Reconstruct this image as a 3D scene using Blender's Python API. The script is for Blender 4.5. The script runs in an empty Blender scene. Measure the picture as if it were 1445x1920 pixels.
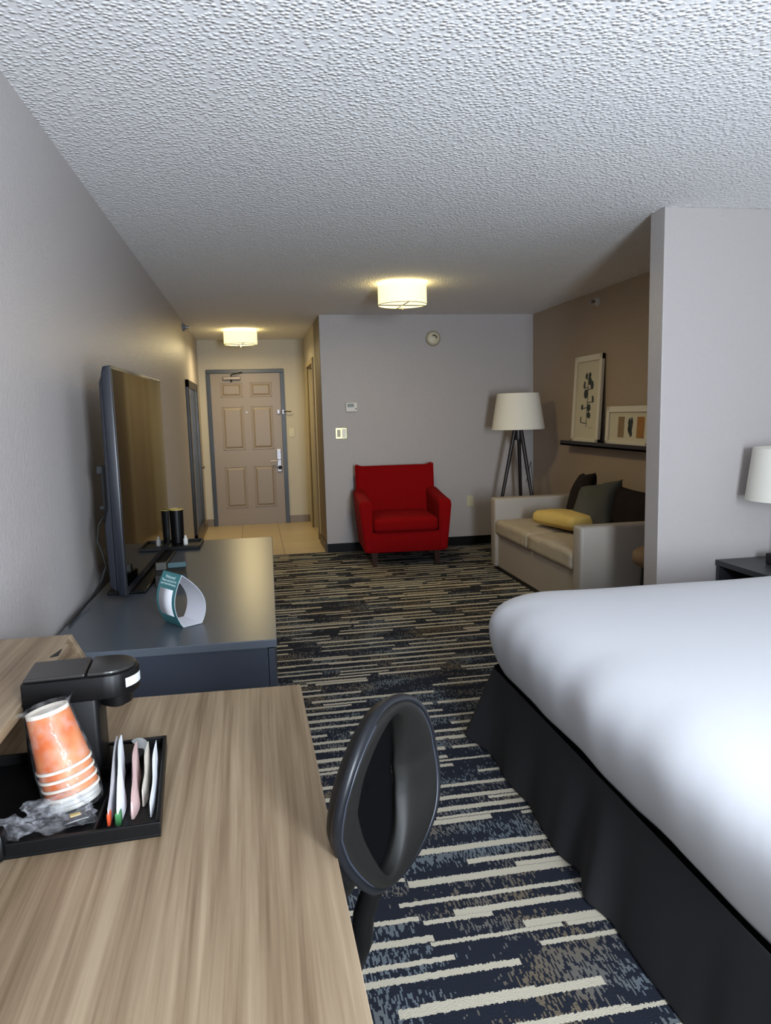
import bpy, bmesh, math, random
from mathutils import Vector, Matrix, noise
from math import pi, sin, cos, radians as rad
C = bpy.context.scene.collection
sc = bpy.context.scene
random.seed(7)

# ------------------------------------------------------------------ helpers
def L(r, g, b):
    def f(c):
        c /= 255.0
        return c / 12.92 if c <= .04045 else ((c + .055) / 1.055) ** 2.4
    return (f(r), f(g), f(b), 1)

def obj(name, bm, mat, parent=None, smooth=False, loc=None, rotz=0, angle=None):
    me = bpy.data.meshes.new(name)
    bmesh.ops.recalc_face_normals(bm, faces=bm.faces)
    bm.to_mesh(me); bm.free()
    o = bpy.data.objects.new(name, me); C.objects.link(o)
    if mat: me.materials.append(mat)
    if smooth:
        if angle is None:
            for p in me.polygons: p.use_smooth = True
        else:
            me.shade_smooth() if False else None
            for p in me.polygons: p.use_smooth = True
            try: me.set_sharp_from_angle(angle=rad(angle))
            except Exception: pass
    if parent: o.parent = parent
    if loc is not None: o.location = loc
    if rotz: o.rotation_euler.z = rotz
    return o

def tag(o, label=None, cat=None, group=None, kind=None):
    if label: o['label'] = label
    if cat: o['category'] = cat
    if group: o['group'] = group
    if kind: o['kind'] = kind
    return o

def thing(name, label, cat, loc=(0, 0, 0), rotz=0, group=None):
    o = bpy.data.objects.new(name, None); C.objects.link(o)
    o.location = loc; o.rotation_euler = (0, 0, rotz); o.empty_display_size = .1
    return tag(o, label, cat, group)

def struct(name, bm, mat, **k):
    return tag(obj(name, bm, mat, **k), kind='structure')

def dup(root, loc=None, label=None):
    r = root.copy(); C.objects.link(r)
    if loc is not None: r.location = loc
    if label: r['label'] = label
    for ch in list(root.children):
        c = ch.copy(); C.objects.link(c); c.parent = r
        for g in ch.children:
            d = g.copy(); C.objects.link(d); d.parent = c
    return r

def box(bm, a, b, bev=0, seg=2, M=None):
    t = bmesh.new()
    bmesh.ops.create_cube(t, size=1)
    sx, sy, sz = [b[i] - a[i] for i in range(3)]
    for v in t.verts:
        v.co = Vector((a[0] + (v.co.x + .5) * sx, a[1] + (v.co.y + .5) * sy, a[2] + (v.co.z + .5) * sz))
    if bev: bmesh.ops.bevel(t, geom=t.edges[:], offset=bev, segments=seg, affect='EDGES', profile=.5)
    if M is not None: bmesh.ops.transform(t, matrix=M, verts=t.verts)
    merge(bm, t)
    return bm

def merge(bm, t):
    me = bpy.data.meshes.new('tmp'); t.to_mesh(me); t.free(); bm.from_mesh(me); bpy.data.meshes.remove(me)

def B(a, b, bev=0, seg=2, M=None):
    return box(bmesh.new(), a, b, bev, seg, M)

def lathe(bm, prof, n=40, center=(0, 0, 0), caps=True, M=None):
    t = bmesh.new(); rings = []
    for r, z in prof:
        rings.append([t.verts.new((center[0] + r * cos(2 * pi * i / n), center[1] + r * sin(2 * pi * i / n), center[2] + z)) for i in range(n)])
    for a, b in zip(rings, rings[1:]):
        for i in range(n):
            j = (i + 1) % n
            t.faces.new((a[i], a[j], b[j], b[i]))
    if caps:
        t.faces.new(rings[0][::-1]); t.faces.new(rings[-1])
    if M is not None: bmesh.ops.transform(t, matrix=M, verts=t.verts)
    merge(bm, t); return bm

def tube(bm, pts, r, n=10, r2=None, closed=False):
    t = bmesh.new(); P = [Vector(p) for p in pts]; rings = []
    N = len(P); ref = None
    for i, p in enumerate(P):
        if closed: d = P[(i + 1) % N] - P[i - 1]
        else: d = (P[min(i + 1, N - 1)] - P[max(i - 1, 0)])
        d.normalize()
        if ref is None:
            ref = Vector((0, 0, 1)) if abs(d.z) < .9 else Vector((1, 0, 0))
        u = ref - d * ref.dot(d)
        if u.length < 1e-4: u = d.orthogonal()
        u.normalize(); v = d.cross(u); ref = u
        rr = r if r2 is None else r + (r2 - r) * i / (N - 1)
        rings.append([t.verts.new(p + (u * cos(2 * pi * k / n) + v * sin(2 * pi * k / n)) * rr) for k in range(n)])
    prs = list(zip(rings, rings[1:])) + ([(rings[-1], rings[0])] if closed else [])
    for a, b in prs:
        for k in range(n):
            j = (k + 1) % n
            t.faces.new((a[k], a[j], b[j], b[k]))
    if not closed:
        t.faces.new(rings[0][::-1]); t.faces.new(rings[-1])
    merge(bm, t); return bm

def prism(bm, poly, d0, d1, axis='y', bev=0, M=None, seg=2):
    """extrude 2D polygon along axis from d0 to d1. axis y: poly=(x,z); x: (y,z); z: (x,y)"""
    t = bmesh.new()
    def mk(p, d):
        if axis == 'y': return (p[0], d, p[1])
        if axis == 'x': return (d, p[0], p[1])
        return (p[0], p[1], d)
    a = [t.verts.new(mk(p, d0)) for p in poly]; b = [t.verts.new(mk(p, d1)) for p in poly]
    n = len(poly)
    t.faces.new(a); t.faces.new(b[::-1])
    for i in range(n):
        j = (i + 1) % n; t.faces.new((a[i], b[i], b[j], a[j]))
    bmesh.ops.recalc_face_normals(t, faces=t.faces)
    if bev: bmesh.ops.bevel(t, geom=t.edges[:], offset=bev, segments=seg, affect='EDGES', profile=.5)
    if M is not None: bmesh.ops.transform(t, matrix=M, verts=t.verts)
    merge(bm, t); return bm

def cushion(w, d, h, n=22, pinch=.10, pw=.42, wr=.004, seed=0, corner=6.0):
    """throw pillow lying in XY plane, thickness h; corners pinched"""
    bm = bmesh.new(); top = {}; bot = {}
    for i in range(n + 1):
        for j in range(n + 1):
            u = -1 + 2 * i / n; v = -1 + 2 * j / n
            e = max(0.0, (1 - abs(u) ** 2.6)) * max(0.0, (1 - abs(v) ** 2.6))
            z = h / 2 * e ** pw
            k = 1 - pinch * (1 - abs(v) ** 2) * abs(u) ** 2; k2 = 1 - pinch * (1 - abs(u) ** 2) * abs(v) ** 2
            x = u * w / 2 * k; y = v * d / 2 * k2
            q = noise.noise(Vector((x * 9 + seed, y * 9, seed))) * wr * 3 + noise.noise(Vector((x * 25, y * 25 + seed, 3))) * wr
            top[i, j] = bm.verts.new((x, y, z + q * (e > 0)))
            bot[i, j] = top[i, j] if e <= 0 else bm.verts.new((x, y, -z + q))
    for i in range(n):
        for j in range(n):
            bm.faces.new((top[i, j], top[i + 1, j], top[i + 1, j + 1], top[i, j + 1]))
            f = (bot[i, j], bot[i, j + 1], bot[i + 1, j + 1], bot[i + 1, j])
            if len(set(f)) == 4:
                try: bm.faces.new(f)
                except ValueError: pass
    return bm

def padbox(a, b, r=.04, crown=.02, n=14, wr=.004, seed=0, wrfn=None):
    """upholstered cushion: rounded box with puffy top and noise"""
    bm = bmesh.new(); bmesh.ops.create_cube(bm, size=1)
    c = [(a[i] + b[i]) / 2 for i in range(3)]; s = [b[i] - a[i] for i in range(3)]
    bmesh.ops.subdivide_edges(bm, edges=bm.edges[:], cuts=n, use_grid_fill=True)
    for v in bm.verts:
        p = [v.co[i] * s[i] for i in range(3)]
        # round corners: clamp to inner box then push by r
        q = [max(-s[i] / 2 + r, min(s[i] / 2 - r, p[i])) for i in range(3)]
        dlt = Vector([p[i] - q[i] for i in range(3)])
        if dlt.length > 1e-6: dlt = dlt.normalized() * min(r, dlt.length * 1.0) if dlt.length > r else dlt
        w = Vector(q) + dlt
        fu = 1 - (2 * w[0] / s[0]) ** 2; fv = 1 - (2 * w[1] / s[1]) ** 2
        w.z += crown * max(fu, 0) * max(fv, 0) * (1 if w.z > 0 else -.3)
        pp = Vector((c[0], c[1], c[2])) + w
        nz = noise.noise(pp * 7 + Vector((seed, 0, 0))) * wr * 2 + noise.noise(pp * 19) * wr
        w.z += nz * (1 if w.z > 0 else 0); w.x += nz * .5
        if wrfn: w = wrfn(w)
        v.co = Vector((c[0], c[1], c[2])) + w
    return bm

# ------------------------------------------------------------------ materials
def newmat(name):
    m = bpy.data.materials.new(name); m.use_nodes = True
    nt = m.node_tree; bs = nt.nodes['Principled BSDF']
    return m, nt, bs

def N(nt, t, **k):
    n = nt.nodes.new(t)
    for a, b in k.items():
        if a in n.inputs: n.inputs[a].default_value = b
        else: setattr(n, a, b)
    return n

def coords(nt, scale=(1, 1, 1), world=False):
    if world:
        g = N(nt, 'ShaderNodeNewGeometry'); src = g.outputs['Position']
    else:
        g = N(nt, 'ShaderNodeTexCoord'); src = g.outputs['Object']
    mp = N(nt, 'ShaderNodeMapping'); mp.inputs['Scale'].default_value = scale
    nt.links.new(src, mp.inputs['Vector'])
    return mp.outputs['Vector']

def noise_bump(nt, bs, scale, strength, dist, detail=3, world=True, sc3=(1, 1, 1), rough=.6):
    v = coords(nt, sc3, world)
    nz = N(nt, 'ShaderNodeTexNoise'); nz.inputs['Scale'].default_value = scale; nz.inputs['Detail'].default_value = detail
    nz.inputs['Roughness'].default_value = rough
    nt.links.new(v, nz.inputs['Vector'])
    bp = N(nt, 'ShaderNodeBump'); bp.inputs['Strength'].default_value = strength; bp.inputs['Distance'].default_value = dist
    nt.links.new(nz.outputs['Fac'], bp.inputs['Height']); nt.links.new(bp.outputs['Normal'], bs.inputs['Normal'])
    return nz

def plain(name, col, rough=.5, metal=0, bump=None, spec=None, coat=0, var=0, sheen=0):
    m, nt, bs = newmat(name)
    bs.inputs['Base Color'].default_value = col; bs.inputs['Roughness'].default_value = rough; bs.inputs['Metallic'].default_value = metal
    if spec is not None: bs.inputs['Specular IOR Level'].default_value = spec
    if coat: bs.inputs['Coat Weight'].default_value = coat; bs.inputs['Coat Roughness'].default_value = .1
    if sheen: bs.inputs['Sheen Weight'].default_value = sheen
    sc_, st, ds = bump if bump else (60, .05, .001)
    nz = noise_bump(nt, bs, sc_, st, ds, world=True)
    if var:
        mx = N(nt, 'ShaderNodeMix', data_type='RGBA'); mx.inputs[6].default_value = tuple(c * (1 - var) for c in col[:3]) + (1,)
        mx.inputs[7].default_value = tuple(min(1, c * (1 + var)) for c in col[:3]) + (1,)
        v = coords(nt, world=True); n2 = N(nt, 'ShaderNodeTexNoise'); n2.inputs['Scale'].default_value = 14; n2.inputs['Detail'].default_value = 5
        nt.links.new(v, n2.inputs['Vector']); nt.links.new(n2.outputs['Fac'], mx.inputs[0]); nt.links.new(mx.outputs[2], bs.inputs['Base Color'])
    return m

def emis(name, col, strength, base=None):
    m, nt, bs = newmat(name)
    bs.inputs['Base Color'].default_value = base or col
    bs.inputs['Emission Color'].default_value = col; bs.inputs['Emission Strength'].default_value = strength
    bs.inputs['Roughness'].default_value = .6
    return m

def wallmat(name, col, rough=.42, sp=.45):
    m = plain(name, col, rough, bump=(70, .5, .004), spec=sp)
    return m

WALL = wallmat('wall_paint', L(174, 168, 166))
HALL = wallmat('hall_paint', L(186, 178, 160))
ACC = wallmat('accent_paint', L(166, 148, 128), .55)
DKTR = wallmat('dark_corner_wall', L(104, 90, 76), .55)  # darker taupe tone for the short strip of hall wall at the corner
def ceil_mat():
    m, nt, bs = newmat('popcorn_ceiling')
    bs.inputs['Base Color'].default_value = L(238, 238, 238); bs.inputs['Roughness'].default_value = .95
    bs.inputs['Specular IOR Level'].default_value = .1
    v = coords(nt, world=True)
    a = N(nt, 'ShaderNodeTexVoronoi'); a.inputs['Scale'].default_value = 62
    w = N(nt, 'ShaderNodeTexNoise'); w.inputs['Scale'].default_value = 45; w.inputs['Detail'].default_value = 2
    nt.links.new(v, a.inputs['Vector']); nt.links.new(v, w.inputs['Vector'])
    mr = N(nt, 'ShaderNodeMapRange'); mr.inputs[1].default_value = 0; mr.inputs[2].default_value = .6; mr.inputs[3].default_value = 1; mr.inputs[4].default_value = 0
    nt.links.new(a.outputs['Distance'], mr.inputs[0])
    ad = N(nt, 'ShaderNodeMath', operation='MULTIPLY'); nt.links.new(mr.outputs[0], ad.inputs[0]); nt.links.new(w.outputs['Fac'], ad.inputs[1])
    bp = N(nt, 'ShaderNodeBump'); bp.inputs['Strength'].default_value = .75; bp.inputs['Distance'].default_value = .016
    nt.links.new(ad.outputs[0], bp.inputs['Height']); nt.links.new(bp.outputs['Normal'], bs.inputs['Normal'])
    return m
CEIL = ceil_mat()

def wood_mat(name, c1, c2, c3, sc=1.0, rough=.45):
    m, nt, bs = newmat(name)
    v = coords(nt, (1, .10, 1), True)
    # slow warp for cathedral lines
    w = N(nt, 'ShaderNodeTexNoise'); w.inputs['Scale'].default_value = 4 * sc; w.inputs['Detail'].default_value = 2
    nt.links.new(v, w.inputs['Vector'])
    vm = N(nt, 'ShaderNodeVectorMath', operation='MULTIPLY_ADD'); vm.inputs[1].default_value = (.06, .0, .0)
    nt.links.new(w.outputs['Color'], vm.inputs[0]); nt.links.new(v, vm.inputs[2])
    s1 = N(nt, 'ShaderNodeMapping'); s1.inputs['Scale'].default_value = (1, .22, 1); nt.links.new(vm.outputs[0], s1.inputs['Vector'])
    a = N(nt, 'ShaderNodeTexNoise'); a.inputs['Scale'].default_value = 34 * sc; a.inputs['Detail'].default_value = 4; a.inputs['Roughness'].default_value = .62
    nt.links.new(s1.outputs[0], a.inputs['Vector'])
    b = N(nt, 'ShaderNodeTexNoise'); b.inputs['Scale'].default_value = 170 * sc; b.inputs['Detail'].default_value = 3
    nt.links.new(s1.outputs[0], b.inputs['Vector'])
    c = N(nt, 'ShaderNodeTexNoise'); c.inputs['Scale'].default_value = 9 * sc; c.inputs['Detail'].default_value = 2
    nt.links.new(s1.outputs[0], c.inputs['Vector'])
    m1 = N(nt, 'ShaderNodeMath', operation='MULTIPLY_ADD'); m1.inputs[1].default_value = .45; nt.links.new(b.outputs['Fac'], m1.inputs[0]); nt.links.new(a.outputs['Fac'], m1.inputs[2])
    m2 = N(nt, 'ShaderNodeMath', operation='MULTIPLY_ADD'); m2.inputs[1].default_value = .5; nt.links.new(c.outputs['Fac'], m2.inputs[0]); nt.links.new(m1.outputs[0], m2.inputs[2])
    cr = N(nt, 'ShaderNodeValToRGB'); nt.links.new(m2.outputs[0], cr.inputs[0])
    e = cr.color_ramp.elements; e[0].position = .76; e[0].color = c1; e[1].position = 1.14; e[1].color = c3
    k = cr.color_ramp.elements.new(.96); k.color = c2
    e[len(e) - 1].position = 1.0
    # remap so ramp covers 0..1
    mr = N(nt, 'ShaderNodeMapRange'); mr.inputs[1].default_value = .72; mr.inputs[2].default_value = 1.24
    nt.links.new(m2.outputs[0], mr.inputs[0]); nt.links.new(mr.outputs[0], cr.inputs[0])
    cr.color_ramp.elements[0].position = .05; cr.color_ramp.elements[1].position = .45; cr.color_ramp.elements[2].position = .95
    nt.links.new(cr.outputs[0], bs.inputs['Base Color'])
    bs.inputs['Roughness'].default_value = rough
    bp = N(nt, 'ShaderNodeBump'); bp.inputs['Strength'].default_value = .12; bp.inputs['Distance'].default_value = .001
    nt.links.new(b.outputs['Fac'], bp.inputs['Height']); nt.links.new(bp.outputs['Normal'], bs.inputs['Normal'])
    return m
OAK = wood_mat('light_oak_laminate', L(108, 88, 66), L(134, 114, 90), L(158, 139, 114))

def carpet_mat():
    m, nt, bs = newmat('striped_carpet')
    bs.inputs['Roughness'].default_value = .95; bs.inputs['Specular IOR Level'].default_value = .15
    g = N(nt, 'ShaderNodeNewGeometry'); sp = N(nt, 'ShaderNodeSeparateXYZ'); nt.links.new(g.outputs['Position'], sp.inputs[0])
    X, Y = sp.outputs[0], sp.outputs[1]
    def mt(op, a, b=None, c=None):
        n = N(nt, 'ShaderNodeMath', operation=op)
        for i, q in enumerate((a, b, c)):
            if q is None: continue
            if isinstance(q, (int, float)): n.inputs[i].default_value = q
            else: nt.links.new(q, n.inputs[i])
        return n.outputs[0]
    def wn(a, b=0.0, ch='Value'):
        n = N(nt, 'ShaderNodeTexWhiteNoise', noise_dimensions='2D'); cb = N(nt, 'ShaderNodeCombineXYZ')
        for i, q in enumerate((a, b)):
            if isinstance(q, (int, float)): cb.inputs[i].default_value = q
            else: nt.links.new(q, cb.inputs[i])
        nt.links.new(cb.outputs[0], n.inputs['Vector']); return n.outputs['Value']
    # loop-scale jitter so stripe edges look woven
    loops = mt('FLOOR', mt('MULTIPLY', X, 240.0))
    jit = mt('MULTIPLY', mt('SUBTRACT', wn(loops, 5.5), .5), .0045)
    def layer(pitch, off, lseg, prob, wmin, wmax, seed):
        yy = mt('DIVIDE', mt('ADD', mt('ADD', Y, jit), off), pitch); row = mt('FLOOR', yy); fr = mt('FRACT', yy)
        r1 = wn(row, seed); r2 = wn(row, seed + 1.3)
        xs = mt('DIVIDE', mt('ADD', X, mt('MULTIPLY', r1, 7.3)), mt('ADD', mt('MULTIPLY', r2, lseg * .8), lseg * .6))
        cell = mt('FLOOR', xs); fx = mt('FRACT', xs)
        on = mt('LESS_THAN', wn(cell, mt('ADD', row, seed * 3.1)), prob)
        ext = mt('LESS_THAN', fx, mt('ADD', mt('MULTIPLY', wn(cell, mt('ADD', row, seed * 5.7)), .55), .5))
        w = mt('ADD', mt('MULTIPLY', wn(cell, mt('ADD', row, seed * 9.1)), (wmax - wmin) / pitch), wmin / pitch)
        c0 = mt('ADD', mt('MULTIPLY', mt('SUBTRACT', wn(row, seed + 2.2), .5), .25), .5)
        st = mt('LESS_THAN', mt('ABSOLUTE', mt('SUBTRACT', fr, c0)), mt('MULTIPLY', w, .5))
        return mt('MULTIPLY', mt('MULTIPLY', on, ext), st)
    s1 = layer(.080, 0.0, .70, .86, .018, .033, 1.0)
    s2 = layer(.103, .031, .5, .45, .014, .024, 4.0)
    stripe = mt('MAXIMUM', s1, s2)
    # heathered patches of light loops
    pv = N(nt, 'ShaderNodeMapping'); pv.inputs['Scale'].default_value = (3.2, 9.0, 1); nt.links.new(g.outputs['Position'], pv.inputs['Vector'])
    pn = N(nt, 'ShaderNodeTexNoise'); pn.inputs['Scale'].default_value = 1; pn.inputs['Detail'].default_value = 2; nt.links.new(pv.outputs[0], pn.inputs['Vector'])
    tick = wn(loops, mt('FLOOR', mt('ADD', mt('MULTIPLY', Y, 62.0), mt('MULTIPLY', wn(loops, 2.5), 9.0))))
    thr = N(nt, 'ShaderNodeMapRange'); thr.inputs[1].default_value = .42; thr.inputs[2].default_value = .62; thr.inputs[3].default_value = .02; thr.inputs[4].default_value = .62
    nt.links.new(pn.outputs['Fac'], thr.inputs[0])
    heath = mt('LESS_THAN', tick, thr.outputs[0])
    bn = N(nt, 'ShaderNodeTexNoise'); bn.inputs['Scale'].default_value = 2.2; bn.inputs['Detail'].default_value = 1
    nt.links.new(g.outputs['Position'], bn.inputs['Vector'])
    hb = N(nt, 'ShaderNodeMapRange'); hb.inputs[1].default_value = .42; hb.inputs[2].default_value = .6; nt.links.new(bn.outputs['Fac'], hb.inputs[0])
    hc = N(nt, 'ShaderNodeMix', data_type='RGBA'); hc.inputs[6].default_value = L(92, 100, 106); hc.inputs[7].default_value = L(100, 90, 76)
    nt.links.new(hb.outputs[0], hc.inputs[0])
    base = N(nt, 'ShaderNodeMix', data_type='RGBA'); base.inputs[6].default_value = L(30, 34, 44); nt.links.new(hc.outputs[2], base.inputs[7])
    nt.links.new(heath, base.inputs[0])
    fin = N(nt, 'ShaderNodeMix', data_type='RGBA'); nt.links.new(base.outputs[2], fin.inputs[6]); fin.inputs[7].default_value = L(182, 174, 156)
    nt.links.new(stripe, fin.inputs[0]); nt.links.new(fin.outputs[2], bs.inputs['Base Color'])
    ln = N(nt, 'ShaderNodeTexNoise'); ln.inputs['Scale'].default_value = 260; nt.links.new(g.outputs['Position'], ln.inputs['Vector'])
    bp = N(nt, 'ShaderNodeBump'); bp.inputs['Strength'].default_value = .5; bp.inputs['Distance'].default_value = .004
    nt.links.new(ln.outputs['Fac'], bp.inputs['Height']); nt.links.new(bp.outputs['Normal'], bs.inputs['Normal'])
    return m
CARPET = carpet_mat()

def tile_mat():
    m, nt, bs = newmat('beige_floor_tile')
    v = coords(nt, world=True)
    mp = N(nt, 'ShaderNodeMapping'); mp.inputs['Location'].default_value = (.19, -.12, 0); nt.links.new(v, mp.inputs['Vector'])
    b = N(nt, 'ShaderNodeTexBrick'); b.offset = 0; b.inputs['Scale'].default_value = 1; b.inputs['Brick Width'].default_value = .46; b.inputs['Row Height'].default_value = .46
    b.inputs['Mortar Size'].default_value = .004; b.inputs['Color1'].default_value = L(176, 158, 126); b.inputs['Color2'].default_value = L(184, 166, 134); b.inputs['Mortar'].default_value = L(120, 106, 84)
    nt.links.new(mp.outputs[0], b.inputs['Vector']); nt.links.new(b.outputs['Color'], bs.inputs['Base Color'])
    bs.inputs['Roughness'].default_value = .35
    return m
TILE = tile_mat()

BLKBASE = plain('black_vinyl_base', L(8, 8, 9), .5, spec=.2)
TAUPEBASE = plain('taupe_tile_base', L(120, 106, 92), .4)
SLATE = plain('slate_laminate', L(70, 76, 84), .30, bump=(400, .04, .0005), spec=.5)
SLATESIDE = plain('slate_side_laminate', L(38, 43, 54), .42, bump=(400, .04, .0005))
BLK = plain('black_plastic', L(8, 8, 9), .42, bump=(500, .05, .0004), spec=.22)
BLKM = plain('matte_black', L(13, 13, 14), .6)
GLOSSBLK = plain('gloss_black_plastic', L(24, 27, 35), .36)
DKMETAL = plain('dark_metal', L(30, 30, 32), .35, .7)
SCREEN = plain('television_glass', L(6, 6, 6), .05, spec=.9, bump=(2, .0, .0001)); 
CHROME = plain('brushed_nickel', L(158, 154, 156), .38, 1)
WHITEP = plain('white_plastic', L(214, 212, 206), .4)
IVORY = plain('ivory_plastic', L(196, 190, 158), .4)
RED = plain('red_upholstery', L(132, 4, 9), .9, bump=(700, .25, .0015), var=.06, spec=.12)
LEGWOOD = plain('dark_walnut', L(52, 26, 20), .4)
ESPRESSO = plain('espresso_wood', L(30, 22, 22), .4)
SOFA = plain('taupe_vinyl', L(162, 154, 144), .5, bump=(380, .15, .001), var=.03)
SOFACUSH = plain('beige_sofa_fabric', L(168, 156, 138), .75, bump=(600, .2, .001), var=.04)
DKBROWN = plain('dark_brown_fabric', L(30, 23, 20), .9, bump=(600, .2, .001), spec=.2)
GREYP = plain('charcoal_pillow_fabric', L(70, 71, 66), .9, bump=(600, .25, .001), var=.05)
YELP = plain('yellow_pillow_fabric', L(204, 174, 96), .85, bump=(500, .2, .001), var=.05)
SHADE = plain('linen_lampshade', L(226, 222, 210), .8, bump=(600, .15, .0006))
SHEET = plain('white_bed_sheet', L(218, 219, 224), .8, bump=(22, .10, .006))
SKIRT = plain('charcoal_bed_skirt', L(28, 28, 32), .95, bump=(500, .2, .001), var=.1)
DOORP = plain('taupe_door_paint', L(140, 126, 112), .38, bump=(60, .05, .001), spec=.5)
DOORF = plain('slate_door_frame', L(36, 41, 46), .35)
CASING = plain('beige_casing', L(160, 144, 112), .4)
FRAMEW = plain('white_picture_frame', L(220, 214, 198), .5)
MATB = plain('cream_art_paper', L(206, 200, 178), .8)
ARTCOL = plain('slate_leaf_ink', L(58, 64, 66), .9)
ART2 = plain('brown_texture_print', L(142, 118, 88), .9, var=.35)
ART3 = plain('ochre_print', L(160, 112, 62), .9, var=.3)
CUPO = None
def cup_mat():
    m, nt, bs = newmat('orange_paper_cup')
    v = coords(nt, (1, 1, 1)); n1 = N(nt, 'ShaderNodeTexNoise'); n1.inputs['Scale'].default_value = 22; n1.inputs['Detail'].default_value = 2; nt.links.new(v, n1.inputs['Vector'])
    cr = N(nt, 'ShaderNodeValToRGB'); nt.links.new(n1.outputs['Fac'], cr.inputs[0])
    e = cr.color_ramp.elements; e[0].position = .35; e[0].color = L(180, 84, 36); e[1].position = .7; e[1].color = L(190, 124, 80)
    nt.links.new(cr.outputs[0], bs.inputs['Base Color']); bs.inputs['Roughness'].default_value = .5
    return m
CUPO = cup_mat()
CUPW = plain('white_paper_cup', L(206, 198, 186), .55)
LIDW = plain('white_plastic_lid', L(176, 174, 168), .3)
def film(name, tr=.8, col=(.9, .9, .9, 1), bump=.6):
    m, nt, bs = newmat(name); nt.nodes.remove(bs)
    o = nt.nodes['Material Output']
    t = N(nt, 'ShaderNodeBsdfTransparent'); g = N(nt, 'ShaderNodeBsdfPrincipled')
    g.inputs['Base Color'].default_value = col; g.inputs['Roughness'].default_value = .12; g.inputs['Specular IOR Level'].default_value = 1
    mx = N(nt, 'ShaderNodeMixShader'); mx.inputs[0].default_value = 1 - tr
    v = coords(nt, world=True); nz = N(nt, 'ShaderNodeTexNoise'); nz.inputs['Scale'].default_value = 45; nz.inputs['Detail'].default_value = 3; nt.links.new(v, nz.inputs['Vector'])
    bp = N(nt, 'ShaderNodeBump'); bp.inputs['Strength'].default_value = bump; bp.inputs['Distance'].default_value = .01; nt.links.new(nz.outputs['Fac'], bp.inputs['Height']); nt.links.new(bp.outputs['Normal'], g.inputs['Normal'])
    cr = N(nt, 'ShaderNodeMapRange'); cr.inputs[1].default_value = .45; cr.inputs[2].default_value = .72; cr.inputs[3].default_value = (1 - tr) * .3; cr.inputs[4].default_value = min(1, (1 - tr) * 2.6)
    nt.links.new(nz.outputs['Fac'], cr.inputs[0]); nt.links.new(cr.outputs[0], mx.inputs[0])
    nt.links.new(t.outputs[0], mx.inputs[1]); nt.links.new(g.outputs[0], mx.inputs[2]); nt.links.new(mx.outputs[0], o.inputs['Surface'])
    return m
FILM = film('clear_plastic_film', .92, (.6, .6, .6, 1), .5)
FILM2 = film('crumpled_clear_bag', .84, (.5, .5, .53, 1), 1.0)
TEAL = plain('teal_printed_card', L(62, 122, 126), .5)
CARDW = plain('white_card', L(226, 226, 232), .55)
PRINTW = plain('white_print', L(206, 228, 228), .6)
MIRROR = plain('mirror_glass', L(190, 190, 186), .06, 1, bump=(2, 0, .0001))
SPRINK = plain('sprinkler_white', L(200, 200, 200), .4)
MESHB = plain('black_mesh_fabric', L(5, 5, 6), .9, bump=(900, .5, .001), spec=.05)
LEATHER = plain('black_chair_leatherette', L(19, 18, 16), .55, bump=(300, .15, .001), spec=.28)
SHADEON = emis('lit_lamp_shade', (1, .80, .30, 1), 1.8, L(250, 240, 200))
DIFF = emis('lit_lamp_diffuser', L(255, 246, 210), 1.15)

# ------------------------------------------------------------------ room numbers
XL, YB, YE, XH, XR, ZC = -.659, 7.598, 9.979, .714, 2.992, 2.44
XP, Y1, Y2 = 2.12, 3.586, 3.725
YR = -1.15      # rear (window) wall
T = .12

struct('floor', B((XL - T, YR - T, -.1), (XR + T, YB, 0)), CARPET)
struct('floor_hall', B((XL - T, YB, -.1), (XH + T, YE + T, 0)), TILE)
struct('ceiling', B((XL - T, YR - T, ZC), (XR + T, YE + T, ZC + .1)), CEIL)
struct('wall_left', B((XL - T, YR - T, 0), (XL, YE + T, ZC)), WALL)
struct('wall_back', B((XH, YB, 0), (XR + T, YB + T, ZC)), WALL)
struct('wall_right', B((XR, Y2, 0), (XR + T, YB, ZC)), ACC)
struct('wall_right_bedside', B((XR, YR - T, 0), (XR + T, Y2, ZC)), WALL)
struct('wall_partition', B((XP, Y1, 0), (XR, Y2, ZC), .004), WALL)
struct('wall_entry', B((XL, YE, 0), (XH + T, YE + T, ZC)), HALL)
# hall right wall with the bathroom door opening
w = bmesh.new(); D0, D1, DZ = 8.52, 9.40, 2.03
box(w, (XH, 8.30, 0), (XH + T, D0, ZC)); box(w, (XH, D1, 0), (XH + T, YE, ZC)); box(w, (XH, D0, DZ), (XH + T, D1, ZC))
struct('wall_hall_right', w, HALL)
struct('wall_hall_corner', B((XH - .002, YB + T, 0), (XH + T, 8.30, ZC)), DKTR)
struct('trim_1', B((XH - .004, YB + .002, 0), (XH, YB + T, ZC)), DKTR)  # thin sheet carrying the same dark tone over the back wall's end
# bathroom door
bm = bmesh.new()
box(bm, (XH - .018, D0 - .06, 0), (XH + .01, D0, DZ + .06), .003); box(bm, (XH - .018, D1, 0), (XH + .01, D1 + .06, DZ + .06), .003)
box(bm, (XH - .018, D0, DZ), (XH + .01, D1, DZ + .06), .003)
struct('trim_2', bm, CASING)
d2 = struct('door_2', B((XH + .05, D0, .005), (XH + .09, D1, DZ), .002), DOORP)
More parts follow.
